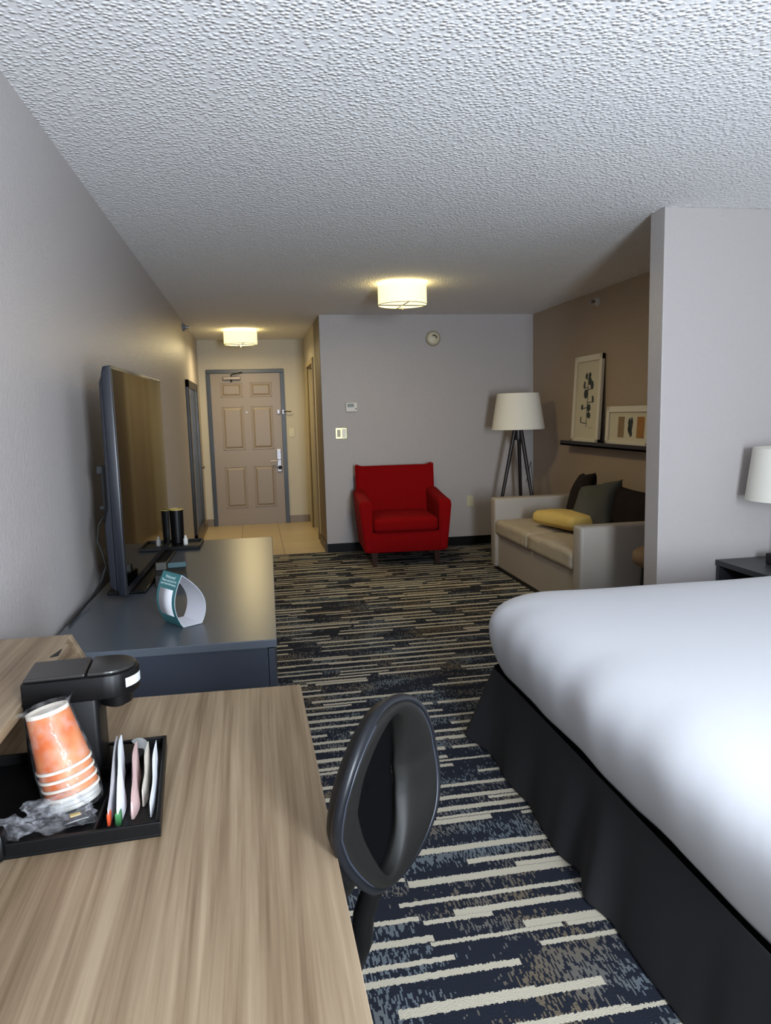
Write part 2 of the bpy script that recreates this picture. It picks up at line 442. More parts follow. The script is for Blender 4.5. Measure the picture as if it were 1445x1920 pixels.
# baseboards
struct('baseboard_back', B((XH + .001, YB - .012, 0), (XR, YB, .092), .003), BLKBASE)
struct('baseboard_left', B((XL, YR, 0), (XL + .012, 8.30, .092), .003), BLKBASE)
struct('baseboard_right', B((XR - .012, Y2, 0), (XR, YB, .092), .003), BLKBASE)
struct('baseboard_partition', B((XP - .012, Y1 - .012, 0), (XR, Y1, .092), .003), BLKBASE)
struct('baseboard_hall_left', B((XL, 8.30, 0), (XL + .012, YE, .095), .003), TAUPEBASE)
bm = B((XL, YE - .012, 0), (-.565, YE, .095), .003); box(bm, (.44, YE - .012, 0), (XH, YE, .095), .003)
struct('baseboard_entry', bm, TAUPEBASE)
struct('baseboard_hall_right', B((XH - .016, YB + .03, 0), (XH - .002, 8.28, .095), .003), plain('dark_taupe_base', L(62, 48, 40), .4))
struct('trim_3', B((-.2, YB - .012, 0), (XH, YB + .012, .006), .002), plain('carpet_edge_strip', L(60, 54, 46), .4))
# rear wall with the window (behind the camera)
WX0, WX1, WZ0, WZ1 = .60, 1.20, .60, 2.10
w = bmesh.new()
box(w, (XL, YR - T, 0), (WX0, YR, ZC)); box(w, (WX1, YR - T, 0), (XR, YR, ZC)); box(w, (WX0, YR - T, 0), (WX1, YR, WZ0)); box(w, (WX0, YR - T, WZ1), (WX1, YR, ZC))
struct('wall_rear', w, WALL)
wf = bmesh.new()
for a, b in (((WX0, YR - .08, WZ0), (WX0 + .04, YR - .02, WZ1)), ((WX1 - .04, YR - .08, WZ0), (WX1, YR - .02, WZ1)), ((WX0, YR - .08, WZ0), (WX1, YR - .02, WZ0 + .04)), ((WX0, YR - .08, WZ1 - .04), (WX1, YR - .02, WZ1))):
    box(wf, a, b, .003)
struct('window_1', wf, plain('window_frame_white', L(220, 220, 220), .4))

for cx0, cx1, lab in ((-.55, .57, 'grey floor length curtain left of the window behind the viewer'), (1.23, 2.6, 'wide grey curtain drawn right of the window behind the viewer')):
    b = bmesh.new(); n_ = int((cx1 - cx0) * 90); pr = []
    for k in range(n_ + 1):
        x = cx0 + (cx1 - cx0) * k / n_; pr.append((x, YR + .09 + .028 * sin(x * 52) + .01 * sin(x * 23)))
    lo = [b.verts.new((x, y, .03)) for x, y in pr]; hi = [b.verts.new((x, y, 2.36)) for x, y in pr]
    for k in range(n_): b.faces.new((lo[k], lo[k + 1], hi[k + 1], hi[k]))
    cu_ = thing('curtain', lab, 'curtain', (0, 0, 0)); q_ = obj('fabric', b, plain('grey_curtain', L(120, 116, 106), .9), cu_, True)
    q_.modifiers.new('t', 'SOLIDIFY').thickness = .003
    obj('curtain_rod', tube(bmesh.new(), [(cx0, YR + .09, 2.37), (cx1, YR + .09, 2.37)], .012, 10), DKMETAL, cu_, True)
# ------------------------------------------------------------------ entry door
def entry_door():
    fr = struct('door_1', B((0, 0, 0), (.001, .001, .001)), DOORF)
    bpy.data.objects.remove(fr)
    f = bmesh.new(); x0, x1, zt = -.562, .438, 2.06
    box(f, (x0, YE - .03, 0), (x0 + .05, YE + .002, zt - .05), .003); box(f, (x1 - .05, YE - .03, 0), (x1, YE + .002, zt - .05), .003)
    box(f, (x0, YE - .03, zt - .05), (x1, YE + .002, zt), .004)
    frame = struct('trim_4', f, DOORF)
    # leaf with six raised panels
    lx0, lx1, lz = x0 + .05, x1 - .05, zt - .052
    W = lx1 - lx0
    yf = YE - .012
    lf = B((lx0, yf, .008), (lx1, YE + .002, lz))
    for (px0, px1) in ((.125, .405), (.505, .785)):
        for (z0, z1) in ((1.70, 1.89), (1.01, 1.58), (.235, .79)):
            a0, a1 = lx0 + px0, lx0 + px1
            # moulding ring: sunk groove edge & raised field
            m1 = .022
            for (q0, q1) in (((a0, z0), (a1, z0 + .012)), ((a0, z1 - .012), (a1, z1)), ((a0, z0), (a0 + .012, z1)), ((a1 - .012, z0), (a1, z1))):
                box(lf, (q0[0], yf - .007, q0[1]), (q1[0], yf + .003, q1[1]), .003)
            t = bmesh.new()
            o = [(a0 + m1, z0 + m1), (a1 - m1, z0 + m1), (a1 - m1, z1 - m1), (a0 + m1, z1 - m1)]
            i2 = [(a0 + m1 + .022, z0 + m1 + .022), (a1 - m1 - .022, z0 + m1 + .022), (a1 - m1 - .022, z1 - m1 - .022), (a0 + m1 + .022, z1 - m1 - .022)]
            vo = [t.verts.new((p[0], yf, p[1])) for p in o]; vi = [t.verts.new((p[0], yf - .009, p[1])) for p in i2]
            t.faces.new(vi)
            for k in range(4): t.faces.new((vo[k], vo[(k + 1) % 4], vi[(k + 1) % 4], vi[k]))
            merge(lf, t)
    dr = struct('door_1', lf, DOORP)
    # hardware
    hx = lx1 - .055
    ch = bmesh.new(); box(ch, (hx - .032, yf - .022, .86), (hx + .030, yf, 1.005), .006)
    box(ch, (hx - .02, yf - .024, .95), (hx + .018, yf - .02, .985), .002)
    box(ch, (hx - .030, yf - .020, .70), (hx + .028, yf, .86), .006)
    obj('lock_plate', ch, CHROME, dr)
    lv = bmesh.new(); lathe(lv, [(.018, 0), (.018, .05)], 16, M=Matrix.Translation((hx, yf - .02, .845)) @ Matrix.Rotation(rad(90), 4, 'X'))
    tube(lv, [(hx, yf - .06, .845), (hx - .05, yf - .062, .848), (hx - .115, yf - .055, .842)], .011, 10)
    obj('lever_handle', lv, CHROME, dr)
    db = bmesh.new(); lathe(db, [(.028, 0), (.026, .012), (.012, .02)], 20, M=Matrix.Translation((hx + .005, yf - .02, .755)) @ Matrix.Rotation(rad(90), 4, 'X'))
    box(db, (hx, yf - .05, .735), (hx + .01, yf - .03, .775), .003)
    obj('deadbolt_turn', db, DKMETAL, dr)
    ph = lathe(bmesh.new(), [(.009, 0), (.009, .008)], 16, M=Matrix.Translation((-.065, yf, 1.50)) @ Matrix.Rotation(rad(90), 4, 'X'))
    obj('peephole', ph, CHROME, dr)
    for z in (1.80, 1.02, .22):
        hg = bmesh.new(); tube(hg, [(lx0, yf - .008, z - .05), (lx0, yf - .008, z + .05)], .007, 10)
        for dz in (-.035, 0, .035): box(hg, (lx0 + .012, yf - .004, z + dz - .004), (lx0 + .02, yf + .001, z + dz + .004))
        obj('hinge', hg, CHROME, dr)
    cl = bmesh.new(); box(cl, (lx0 + .165, yf - .06, 1.925), (lx0 + .39, yf - .001, 1.965), .006); 
    obj('door_closer', cl, plain('bronze_closer', L(120, 108, 96), .35, .6), dr)
    ar = bmesh.new(); tube(ar, [(lx0 + .27, yf - .03, 1.965), (lx0 + .27, yf - .04, 1.99), (lx0 + .33, yf - .09, 2.0), (lx0 + .41, yf - .03, 2.02)], .007, 8)
    tube(ar, [(lx0 + .27, yf - .03, 1.90), (lx0 + .27, yf - .03, 1.93)], .012, 8)
    obj('closer_arm', ar, DKMETAL, dr)
    sb = bmesh.new(); box(sb, (lx1 - .055, yf - .03, 1.47), (lx1 - .02, yf, 1.525), .004)
    obj('latch_catch', sb, CHROME, dr)
    g = thing('swing_bar_guard', 'chrome swing bar door guard on the right side of the entry door frame', 'door guard', (x1 - .025, YE - .03, 1.495))
    s = B((-.014, -.012, -.028), (.014, 0, .028), .003); obj('base_plate', s, CHROME, g)
    s = tube(bmesh.new(), [(0, -.018, 0), (.05, -.045, .002), (.105, -.02, 0)], .006, 8); obj('bar', s, DKMETAL, g)
entry_door()

# ------------------------------------------------------------------ wall devices
def plate(name, label, cat, loc, face, w=.075, h=.118, kind='switch', mat=None):
    """face: 'y' faces -Y"""
    t = thing(name, label, cat, loc)
    obj('cover_plate', B((-w / 2, -.006, -h / 2), (w / 2, 0, h / 2), .003), mat or WHITEP, t)
    if kind == 'switch': obj('toggle', B((-.006, -.016, -.012), (.006, -.005, .012), .002), WHITEP, t)
    elif kind == 'outlet':
        for z in (-.025, .025): obj('socket', lathe(bmesh.new(), [(.016, 0), (.015, .003)], 20, M=Matrix.Translation((0, -.005, z)) @ Matrix.Rotation(rad(90), 4, 'X')), IVORY, t)
    return t
plate('light_switch', 'white light switch on the hall wall right of the entry door', 'light switch', (.515, YE, 1.215), 'y', mat=IVORY)
t = thing('brass_switch_plate', 'double light switch plate with shiny side left of the red armchair', 'light switch', (.9, YB, 1.245))
obj('cover_plate', B((-.06, -.006, -.058), (.06, 0, .058), .003), plain('antique_brass', L(150, 146, 112), .25, .8), t)
obj('rocker', B((-.042, -.012, -.036), (-.008, -.005, .036), .003), IVORY, t)
obj('rocker', B((.012, -.014, -.044), (.046, -.005, .044), .004), plain('bright_rocker', L(245, 244, 238), .2), t)
plate('wall_outlet', 'ivory wall outlet low on the wall between armchair and sofa', 'outlet', (2.275, YB, .475), 'y', kind='outlet', mat=IVORY)
t = thing('thermostat', 'white wall thermostat with grey display above the switch plate', 'thermostat', (1.016, YB, 1.51))
obj('case', B((-.062, -.025, -.05), (.062, 0, .05), .008), WHITEP, t)
obj('display', B((-.045, -.027, .0), (.022, -.024, .034), .001), plain('lcd_grey', L(96, 104, 100), .3), t)
obj('button', B((.035, -.029, -.024), (.05, -.024, -.012), .002), plain('grey_button', L(90, 90, 90), .5), t)
t = thing('smoke_detector', 'round cream smoke detector high on the back wall', 'smoke detector', (1.893, YB, 2.195))
R90 = Matrix.Rotation(rad(90), 4, 'X')
obj('base_ring', lathe(bmesh.new(), [(.078, 0), (.078, .012), (.070, .018)], 36, M=R90), plain('beige_ring', L(150, 140, 118), .5), t)
obj('cover', lathe(bmesh.new(), [(.068, .014), (.066, .034), (.045, .044), (.0, .046)], 36, M=R90, caps=False), plain('cream_plastic', L(206, 198, 172), .45), t, True)
v = bmesh.new()
for a in range(4):
    an = rad(60 + a * 28); box(v, (-.011, -.049, .022), (.011, -.036, .036), .002, M=Matrix.Rotation(an - pi / 2 + rad(20), 4, 'Y'))
obj('vent_slots', v, plain('brown_slot', L(86, 76, 54), .6), t)

def sprinkler(label, loc, d, mat):
    t = thing('fire_sprinkler', label, 'sprinkler', loc)
    M = Matrix.Rotation(rad(90) * d, 4, 'Y')
    obj('escutcheon', lathe(bmesh.new(), [(.042, 0), (.040, .006), (.03, .022), (.026, .03)], 28, M=M), mat, t)
    obj('nozzle', lathe(bmesh.new(), [(.013, .03), (.013, .06), (.02, .062), (.02, .066)], 20, M=M), CHROME, t)
    pl = bmesh.new(); box(pl, (-.012, -.024, .066), (.024, .024, .070), .001, M=M); obj('deflector', pl, CHROME, t)
sprinkler('blue-grey wall sprinkler near the ceiling on the left wall', (XL, 8.02, 2.375), 1, plain('grey_blue_metal', L(120, 128, 146), .4, .3))
sprinkler('white sidewall sprinkler high on the taupe wall above the pictures', (XR, 6.10, 2.345), -1, SPRINK)
t = thing('wall_hook', 'small dark hook on the left hall wall beside the mirror', 'hook', (XL, 9.42, .83))
obj('back_plate', B((0, -.018, -.03), (.006, .018, .03), .002), DKMETAL, t)
obj('prong', tube(bmesh.new(), [(.005, 0, .0), (.035, 0, -.012), (.045, 0, .012)], .007, 8), DKMETAL, t)

# mirror on the left wall in the hall
t = thing('wall_mirror', 'tall framed mirror with dark frame on the left wall before the entry', 'mirror', (XL, 0, 0))
f = bmesh.new(); a, b, z0, z1 = 7.92, 9.22, .10, 1.84
box(f, (0, a, z0), (.03, a + .10, z1), .004); box(f, (0, b - .09, z0), (.03, b, z1), .004)
box(f, (0, a, z0), (.03, b, z0 + .11), .004); box(f, (0, a, z1 - .08), (.03, b, z1), .004)
obj('frame', f, plain('dark_mirror_frame', L(26, 22, 22), .35), t)
obj('mirror_glass', B((.002, a + .09, z0 + .1), (.014, b - .08, z1 - .07)), MIRROR, t)

# ------------------------------------------------------------------ ceiling lamps
def ceil_lamp(loc, label, R=.19, rot=.0):
    t = thing('ceiling_lamp', label, 'ceiling lamp', loc, rot, 'drum ceiling lamps')
    z = -.015
    obj('ceiling_pan', lathe(bmesh.new(), [(.10, -.018), (.105, 0)], 40), WHITEP, t)
    s = bmesh.new(); lathe(s, [(R, -.165), (R, -.022), (R - .003, -.022), (R - .003, -.165), (R, -.165)], 64, caps=False)
    obj('drum_shade', s, SHADEON, t, True, angle=40)
    obj('shade_band', lathe(bmesh.new(), [(R + .0015, -.168), (R + .0015, -.163), (R - .001, -.163), (R - .001, -.168), (R + .0015, -.168)], 64, caps=False), plain('warm_band', L(170, 160, 110), .6), t)
    obj('diffuser', lathe(bmesh.new(), [(R - .006, -.160), (R - .006, -.156)], 64), DIFF, t)
    m = bmesh.new()
    for an in (0, pi / 2):
        c_, s_ = cos(an), sin(an)
        tube(m, [(-(R + .006) * c_, -(R + .006) * s_, -.168), ((R + .006) * c_, (R + .006) * s_, -.168)], .0035, 8)
    lathe(m, [(.012, -.186), (.012, -.165)], 16); lathe(m, [(.005, -.2), (.009, -.186)], 16)
    obj('finial_bars', m, plain('satin_steel', L(96, 92, 74), .5, .4), t)
    return t
LAMP1, LAMP2 = (1.205, 5.80, ZC), (-.085, 8.85, ZC)
ceil_lamp(LAMP1, 'lit drum ceiling lamp over the sitting area near the armchair', rot=.05)
ceil_lamp(LAMP2, 'lit drum ceiling lamp in the entry hall above the door', rot=.2)

def light(name, kind, loc, energy, col, **k):
    d = bpy.data.lights.new(name, kind); d.energy = energy; d.color = col
    for a, b in k.items(): setattr(d, a, b)
    o = bpy.data.objects.new(name, d); C.objects.link(o); o.location = loc
    return o
WARM = (1, .80, .42)
for i, (l, e1, e2) in enumerate(((LAMP1, 12, 2.2), (LAMP2, 22, 3.0))):
    light('lamp_downlight', 'AREA', (l[0], l[1], l[2] - .172), e1, WARM, shape='DISK', size=.36)
    # bulbs between pan and shade rim light the ceiling through the gap
    for k in range(4):
        a = pi / 4 + k * pi / 2
        light('lamp_bulb', 'POINT', (l[0] + .14 * cos(a), l[1] + .14 * sin(a), l[2] - .04), e2 / 4, WARM, shadow_soft_size=.02)

# ------------------------------------------------------------------ dresser
DZT = .77
dres = thing('dresser', 'long low slate grey dresser under the television', 'dresser', (.034, 2.17, 0), rad(-1.15))
Wd = .675; Ld = 1.93
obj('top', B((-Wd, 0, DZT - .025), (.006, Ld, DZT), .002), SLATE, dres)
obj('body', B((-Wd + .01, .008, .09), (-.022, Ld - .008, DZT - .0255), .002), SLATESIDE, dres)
obj('plinth', B((-Wd + .03, .03, 0), (-.06, Ld - .03, .09)), BLKM, dres)
for c in range(3):
    for r in range(3):
        y0 = .008 + c * (Ld - .016) / 3 + .002; y1 = .008 + (c + 1) * (Ld - .016) / 3 - .002
        z0 = .095 + r * .216; z1 = z0 + .212
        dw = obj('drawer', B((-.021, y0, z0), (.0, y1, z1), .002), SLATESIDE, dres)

# ------------------------------------------------------------------ television
tv = thing('television', 'large black flat television standing on the slate dresser', 'television', (-.486, 2.78, DZT), rad(-1.85))
TL = 1.14; z0, z1 = .022, .862
# local: x depth (screen faces +x), y length
body = bmesh.new()
prof = [(0, z0), (-.028, z0 + .004), (-.034, z0 + .03), (-.034, z1 - .03), (-.028, z1 - .004), (0, z1)]
prism(body, [(x, z) for x, z in prof], 0, TL, 'y', .004)
obj('bezel', body, GLOSSBLK, tv, True, angle=30)
back = bmesh.new()
prism(back, [(-.034, z0 + .01), (-.062, z0 + .03), (-.066, z0 + .26), (-.05, z0 + .33), (-.048, z1 - .06), (-.034, z1 - .02)], .02, TL - .02, 'y', .005)
obj('back_cover', back, plain('dark_back_plastic', L(24, 27, 36), .45), tv, True, angle=30)
obj('screen', B((-.002, .014, z0 + .03), (.0015, TL - .014, z1 - .012)), SCREEN, tv)
st = bmesh.new(); box(st, (-.10, .12, 0), (.045, 1.0, .012), .004); box(st, (-.05, .5, .012), (-.03, .8, .2), .004)
obj('stand', st, BLK, tv)
br = bmesh.new(); box(br, (-.085, .10, .17), (-.062, .13, .50), .004); box(br, (-.10, .10, .47), (-.075, .12, .50), .003); box(br, (-.098, .10, .335), (-.08, .115, .35), .003)
obj('mount_rail', br, BLKM, tv)
cb = tube(bmesh.new(), [(-.085, .11, .31), (-.105, .10, .28), (-.115, .1, .22), (-.10, .1, .17), (-.09, .1, .12), (-.11, .08, .06), (-.13, .02, .02), (-.135, -.15, .006), (-.13, -.30, .006)], .004, 8)
obj('cable', cb, BLKM, tv)

# items under / beside the television
t = thing('leaflet_holder', 'black holder of printed leaflets behind the teal card on the dresser', 'leaflet holder', (-.362, 3.10, DZT), rad(6))
obj('holder_box', B((-.062, -.10, 0), (.062, .10, .045), .003), BLKM, t)
obj('leaflet', B((-.060, .02, .045), (-.018, .04, .075), .001), plain('dark_leaflet_print', L(66, 64, 56), .5, var=.8), t)
obj('leaflet', B((-.012, .05, .045), (.062, .056, .066), .001), plain('dull_teal_leaflet', L(44, 78, 84), .5), t)
t = thing('serving_tray', 'flat black rimmed tray at the far end of the dresser', 'tray', (-.395, 3.955, DZT), rad(-1))
tr = B((-.10, -.12, .0), (.10, .12, .006), .002)
for a, b in (((-.10, -.12), (.10, -.112)), ((-.10, .112), (.10, .12)), ((-.10, -.12), (-.092, .12)), ((.092, -.12), (.10, .12))):
    box(tr, (a[0], a[1], .0), (b[0], b[1], .018), .002)
obj('tray_body', tr, BLK, t)
t = thing('tumbler', 'tall black tumbler with a pale gold rim on the tray by the television', 'tumbler', (-.424, 4.025, DZT + .006))
obj('cup_body', lathe(bmesh.new(), [(.030, 0), (.034, .004), (.037, .18), (.033, .18), (.030, .01)], 32, caps=False), BLK, t, True, angle=40)
obj('rim', lathe(bmesh.new(), [(.037, .18), (.038, .186), (.033, .186), (.033, .18), (.037, .18)], 32, caps=False), plain('gold_rim', L(196, 170, 96), .4), t)
t = thing('mini_bottle', 'tiny white bottle on the black tray beside the tumbler', 'bottle', (-.378, 3.96, DZT + .006))
obj('bottle_body', lathe(bmesh.new(), [(.011, 0), (.012, .003), (.012, .032), (.006, .038)], 20), WHITEP, t, True, angle=40)
obj('cap', lathe(bmesh.new(), [(.007, .038), (.007, .05)], 16), CUPW, t)

# teal loop card
def loop_card():
    ax = Vector((-.069, .101, 0)).normalized(); cr = Vector((.072, .05, 0)).normalized()
    base = Vector((-.250, 2.368, DZT))
    t = thing('folded_card', 'teal and white folded loop card standing on the dresser', 'card', base)
    W = .068; H = .170; Ln = .118; bul = .030
    ptsL, ptsR = [], []
    n = 14
    for i in range(n + 1):
        s = i / n; z = .002 + H * s
        xl_ = -.026 * sin(pi * s ** .9) + .006 * s ** 3
        xr_ = .006 + (W - .006) * (1 - s ** 2.4) + .024 * sin(pi * s ** .9)
        ptsL.append((xl_, z)); ptsR.append((xr_, z))
    path = ptsL + ptsR[::-1]
    th = .0009
    def sheet(path, off, y0, y1, closed=True):
        b = bmesh.new(); N_ = len(path); va = []; vb = []
        for i, p in enumerate(path):
            q0 = path[(i - 1) % N_] if closed else path[max(0, i - 1)]; q1 = path[(i + 1) % N_] if closed else path[min(N_ - 1, i + 1)]
            d = Vector((q1[0] - q0[0], q1[1] - q0[1])).normalized(); nn = Vector((-d.y, d.x))
            o = [(p[0] + nn.x * k, p[1] + nn.y * k) for k in off]
            va.append([b.verts.new(ax * y0 + cr * q[0] + Vector((0, 0, max(.0005, q[1])))) for q in o]); vb.append([b.verts.new(ax * y1 + cr * q[0] + Vector((0, 0, max(.0005, q[1])))) for q in o])
        rng = range(N_) if closed else range(N_ - 1)
        for i in rng:
            j = (i + 1) % N_
            for A, Bq in ((0, 1),):
                b.faces.new((va[i][0], vb[i][0], vb[j][0], va[j][0])); b.faces.new((va[i][1], va[j][1], vb[j][1], vb[i][1]))
                b.faces.new((va[i][0], va[j][0], va[j][1], va[i][1])); b.faces.new((vb[i][0], vb[i][1], vb[j][1], vb[j][0]))
        return b
    # normals: path runs up the left side; left normal (-d.y,d.x) points outward(left)
    obj('white_inner', sheet(path, (0, -th), 0, Ln), CARDW, t, True, angle=40)
    obj('teal_outer', sheet(path, (th, 0.0002), .0006, Ln - .0006), TEAL, t, True, angle=40)
    # blank white label patch on the left (outer) face where the code was
    seg = ptsL[3:11]
    lab = sheet(seg, (th + .0006, th + .0002), .018, .102, False)
    obj('white_label', lab, CARDW, t, True)
    # three lines of white print above the label
    from mathutils import Matrix as Mx
    def text(s, size, si, yc):
        cu = bpy.data.curves.new('txt', 'FONT'); cu.body = s; cu.size = size; cu.align_x = 'CENTER'; cu.align_y = 'CENTER'; cu.extrude = .00015
        o = bpy.data.objects.new('txt', cu); C.objects.link(o)
        bpy.context.view_layer.update()
        me = bpy.data.meshes.new_from_object(o); bpy.data.objects.remove(o)
        i = int(si); f = si - i
        p = Vector(ptsL[i]).lerp(Vector(ptsL[i + 1]), f); q = Vector(ptsL[i + 1]) - Vector(ptsL[i]); q.normalize()
        up = (cr * q.x + Vector((0, 0, q.y))).normalized(); nn = (cr * (-q.y) + Vector((0, 0, q.x))).normalized()
        right = -ax
        pos = ax * yc + cr * p.x + Vector((0, 0, p.y)) + nn * (th + .0006)
        M = Mx(((right.x, up.x, nn.x, pos.x), (right.y, up.y, nn.y, pos.y), (right.z, up.z, nn.z, pos.z), (0, 0, 0, 1)))
        me.transform(M); me.materials.append(PRINTW)
        k = bpy.data.objects.new('printed_text', me); C.objects.link(k); k.parent = t
    text('Welcome!', .015, 12.9, .058)
    text('Please scan here for', .0115, 12.0, .058)
    text('your hotel information', .0105, 11.2, .058)
loop_card()

# ------------------------------------------------------------------ desk with riser
ZD = .745
desk = thing('desk', 'light oak writing desk in the left foreground', 'desk', (0, 0, 0))
DX = .095
top = bmesh.new()
prism(top, [(XL + .01, .30), (DX + .012, .30), (DX - .006, 1.842), (XL + .01, 1.862)], ZD - .028, ZD, 'z', .0015)
obj('top', top, OAK, desk)
for (x, y) in ((XL + .03, .36), (XL + .03, 1.76), (DX - .10, 1.76), (DX - .10, .36)):
    obj('leg', B((x, y, 0), (x + .045, y + .045, ZD - .028), .003), DKMETAL, desk)
obj('apron', B((XL + .03, .36, ZD - .09), (XL + .05, 1.80, ZD - .029)), OAK, desk)
ris = thing('desk_riser', 'raised oak shelf along the wall at the back of the desk', 'shelf', (0, 0, 0))
ZS = .918; XS = -.448
obj('shelf_board', prism(bmesh.new(), [(XL + .006, .30), (XS, .30), (XS, 1.775), (-.463, 1.785), (-.463, 1.838), (XL + .006, 1.838)], ZS - .022, ZS, 'z', .0008), OAK, ris)
def endpanel(y0, y1, nm='end_panel'):
    p = bmesh.new()
    prism(p, [(XL + .006, ZD + .001), (-.377, ZD + .001), (-.462, ZS), (XL + .006, ZS)], y0, y1, 'y', .0008)
    return obj(nm, p, OAK, ris)
endpanel(1.838, 1.86); endpanel(.31, .299)
obj('cam_fitting', prism(bmesh.new(), [(-.468, 1.682), (-.452, 1.690), (-.456, 1.740)], ZS - .001, ZS + .002, 'z', .0005), BLKM, ris)

# ------------------------------------------------------------------ coffee tray group
tray = thing('coffee_tray', 'black rectangular plastic tray on the oak desk', 'tray', (0, 0, ZD))
tx0, tx1, ty0, ty1 = -.60, -.184, 1.195, 1.545
P = bmesh.new(); 
def shear(x, y): return (x - (y - ty0) * .08, y + (x - tx1) * .06)
prism(P, [shear(tx0, ty0), shear(tx1, ty0), shear(tx1 - .0, ty1), shear(tx0, ty1)], .0, .005, 'z', .001)
rw = .007
for a, b in (((tx0, ty0), (tx1, ty0)), ((tx1, ty0), (tx1 - .0, ty1)), ((tx1, ty1), (tx0, ty1)), ((tx0, ty1), (tx0, ty0))):
    A = shear(*a); Bv = shear(*b); d = Vector((Bv[0] - A[0], Bv[1] - A[1])); nn = Vector((-d.y, d.x)).normalized() * rw
    prism(P, [A, Bv, (Bv[0] + nn.x, Bv[1] + nn.y), (A[0] + nn.x, A[1] + nn.y)], .004, .026, 'z', .0015)
obj('tray_body', P, BLK, tray)
obj('divider', B((-.292, ty0 + .008, .005), (-.288, 1.47, .022), .001), BLK, tray)

cm = thing('coffee_maker', 'black single-serve coffee maker standing on the tray', 'coffee maker', (-.347, 1.468, ZD + .005), rad(4))
cmb = bmesh.new()
box(cmb, (-.105, -.054, 0), (.028, .054, .185), .010, 3)
obj('body', cmb, BLK, cm, True, angle=30)
def stadium(x0, x1, r, n=12):
    pts = [(x0, -r), (x1 - r, -r)]
    pts += [(x1 - r + r * sin(pi * k / n) * 1.0, -r * cos(pi * k / n)) for k in range(1, n)]
    pts += [(x1 - r, r), (x0, r)]
    return pts
head = bmesh.new(); prism(head, stadium(-.104, .102, .060), .160, .206, 'z', .004, seg=2)
obj('head', head, BLK, cm, True, angle=30)
lid = bmesh.new(); prism(lid, stadium(.012, .096, .054), .206, .213, 'z', .003)
obj('lid', lid, plain('satin_black_lid', L(38, 37, 36), .3), cm, True, angle=30)
lid2 = bmesh.new(); box(lid2, (-.100, -.054, .206), (.008, .054, .213), .003)
obj('water_tank_cover', lid2, plain('satin_black_cover', L(40, 38, 37), .3), cm)
obj('spout', lathe(bmesh.new(), [(.018, .128), (.03, .135), (.034, .160)], 28, center=(.055, 0, 0)), BLK, cm, True, angle=40)
bs_ = bmesh.new(); prism(bs_, stadium(.026, .10, .05), 0, .022, 'z', .004)
obj('drip_base', bs_, BLK, cm, True, angle=30)
lb = bmesh.new()
vs = []
r = .0608
pl = []
for k in range(7):
    a = rad(-52 + k * 8); pl.append((.102 - .060 + r * cos(a), r * sin(a)))
for k in range(6):
    a0, a1 = pl[k], pl[k + 1]
    vs.append([lb.verts.new((a0[0], a0[1], .176)), lb.verts.new((a1[0], a1[1], .176)), lb.verts.new((a1[0], a1[1], .194)), lb.verts.new((a0[0], a0[1], .194))])
    lb.faces.new(vs[-1])
obj('label_sticker', lb, plain('sticker_grey', L(196, 198, 200), .5), cm)

# inverted wrapped cup stack leaning against the machine
tilt = Matrix.Rotation(rad(-13), 4, 'Y') @ Matrix.Rotation(rad(-5), 4, 'X')
def leaning(name, label, cat, base, group=None):
    t = thing(name, label, cat, base, 0, group); t.rotation_euler = tilt.to_euler(); return t
CB = Vector((-.348, 1.33, ZD + .012))
axis = (tilt @ Vector((0, 0, 1)))
def cup(off, label, mat=CUPO):
    t = leaning('paper_cup', label, 'cup', CB + axis * off, 'inverted paper cups in the stack')
    b = bmesh.new(); lathe(b, [(.046, .004), (.0365, .100), (.035, .100), (.0445, .004)], 40, caps=False)
    obj('cup_wall', b, mat, t, True, angle=40)
    b = bmesh.new(); lathe(b, [(.0480, .0), (.0485, .003), (.0470, .0055), (.045, .003), (.0480, .0)], 40, caps=False)
    obj('rolled_rim', b, CUPW, t, True)
    b = bmesh.new(); lathe(b, [(.0370, .092), (.0362, .106), (.0335, .106), (.033, .101), (.0, .101)], 40, caps=False)
    obj('cup_base', b, CUPW, t, True, angle=40)
    return t
labs = ['orange paper cup at the top of the inverted stack', 'orange paper cup second from the top of the inverted stack', 'orange paper cup third from the top of the inverted stack', 'orange paper cup lowest of the inverted stack above the lids']
for i in range(4): cup(.070 - i * .0165, labs[i])
for i, lab in enumerate(('white plastic lid at the bottom of the cup stack', 'white plastic lid second from the bottom of the cup stack', 'white plastic lid just under the lowest orange cup')):
    t = leaning('travel_cap', lab, 'cup lid', CB + axis * (-.002 + .008 * i), 'plastic lids under the cups')
    obj('lid_disc', lathe(bmesh.new(), [(.038, 0), (.0445, .002), (.0450, .006), (.0435, .009), (.034, .010)], 40), LIDW, t, True, angle=50)
# clear sleeve
sl = bmesh.new(); rings = []
for z, r in ((-.006, .048), (.03, .0515), (.08, .051), (.11, .047), (.165, .0395), (.180, .039), (.184, .036)):
    ring = []
    for k in range(40):
        a = 2 * pi * k / 40; rr = r + noise.noise(Vector((cos(a) * 2, sin(a) * 2, z * 40))) * .0022
        ring.append(sl.verts.new((rr * cos(a), rr * sin(a), z)))
    rings.append(ring)
for a, b in zip(rings, rings[1:]):
    for k in range(40): sl.faces.new((a[k], a[(k + 1) % 40], b[(k + 1) % 40], b[k]))
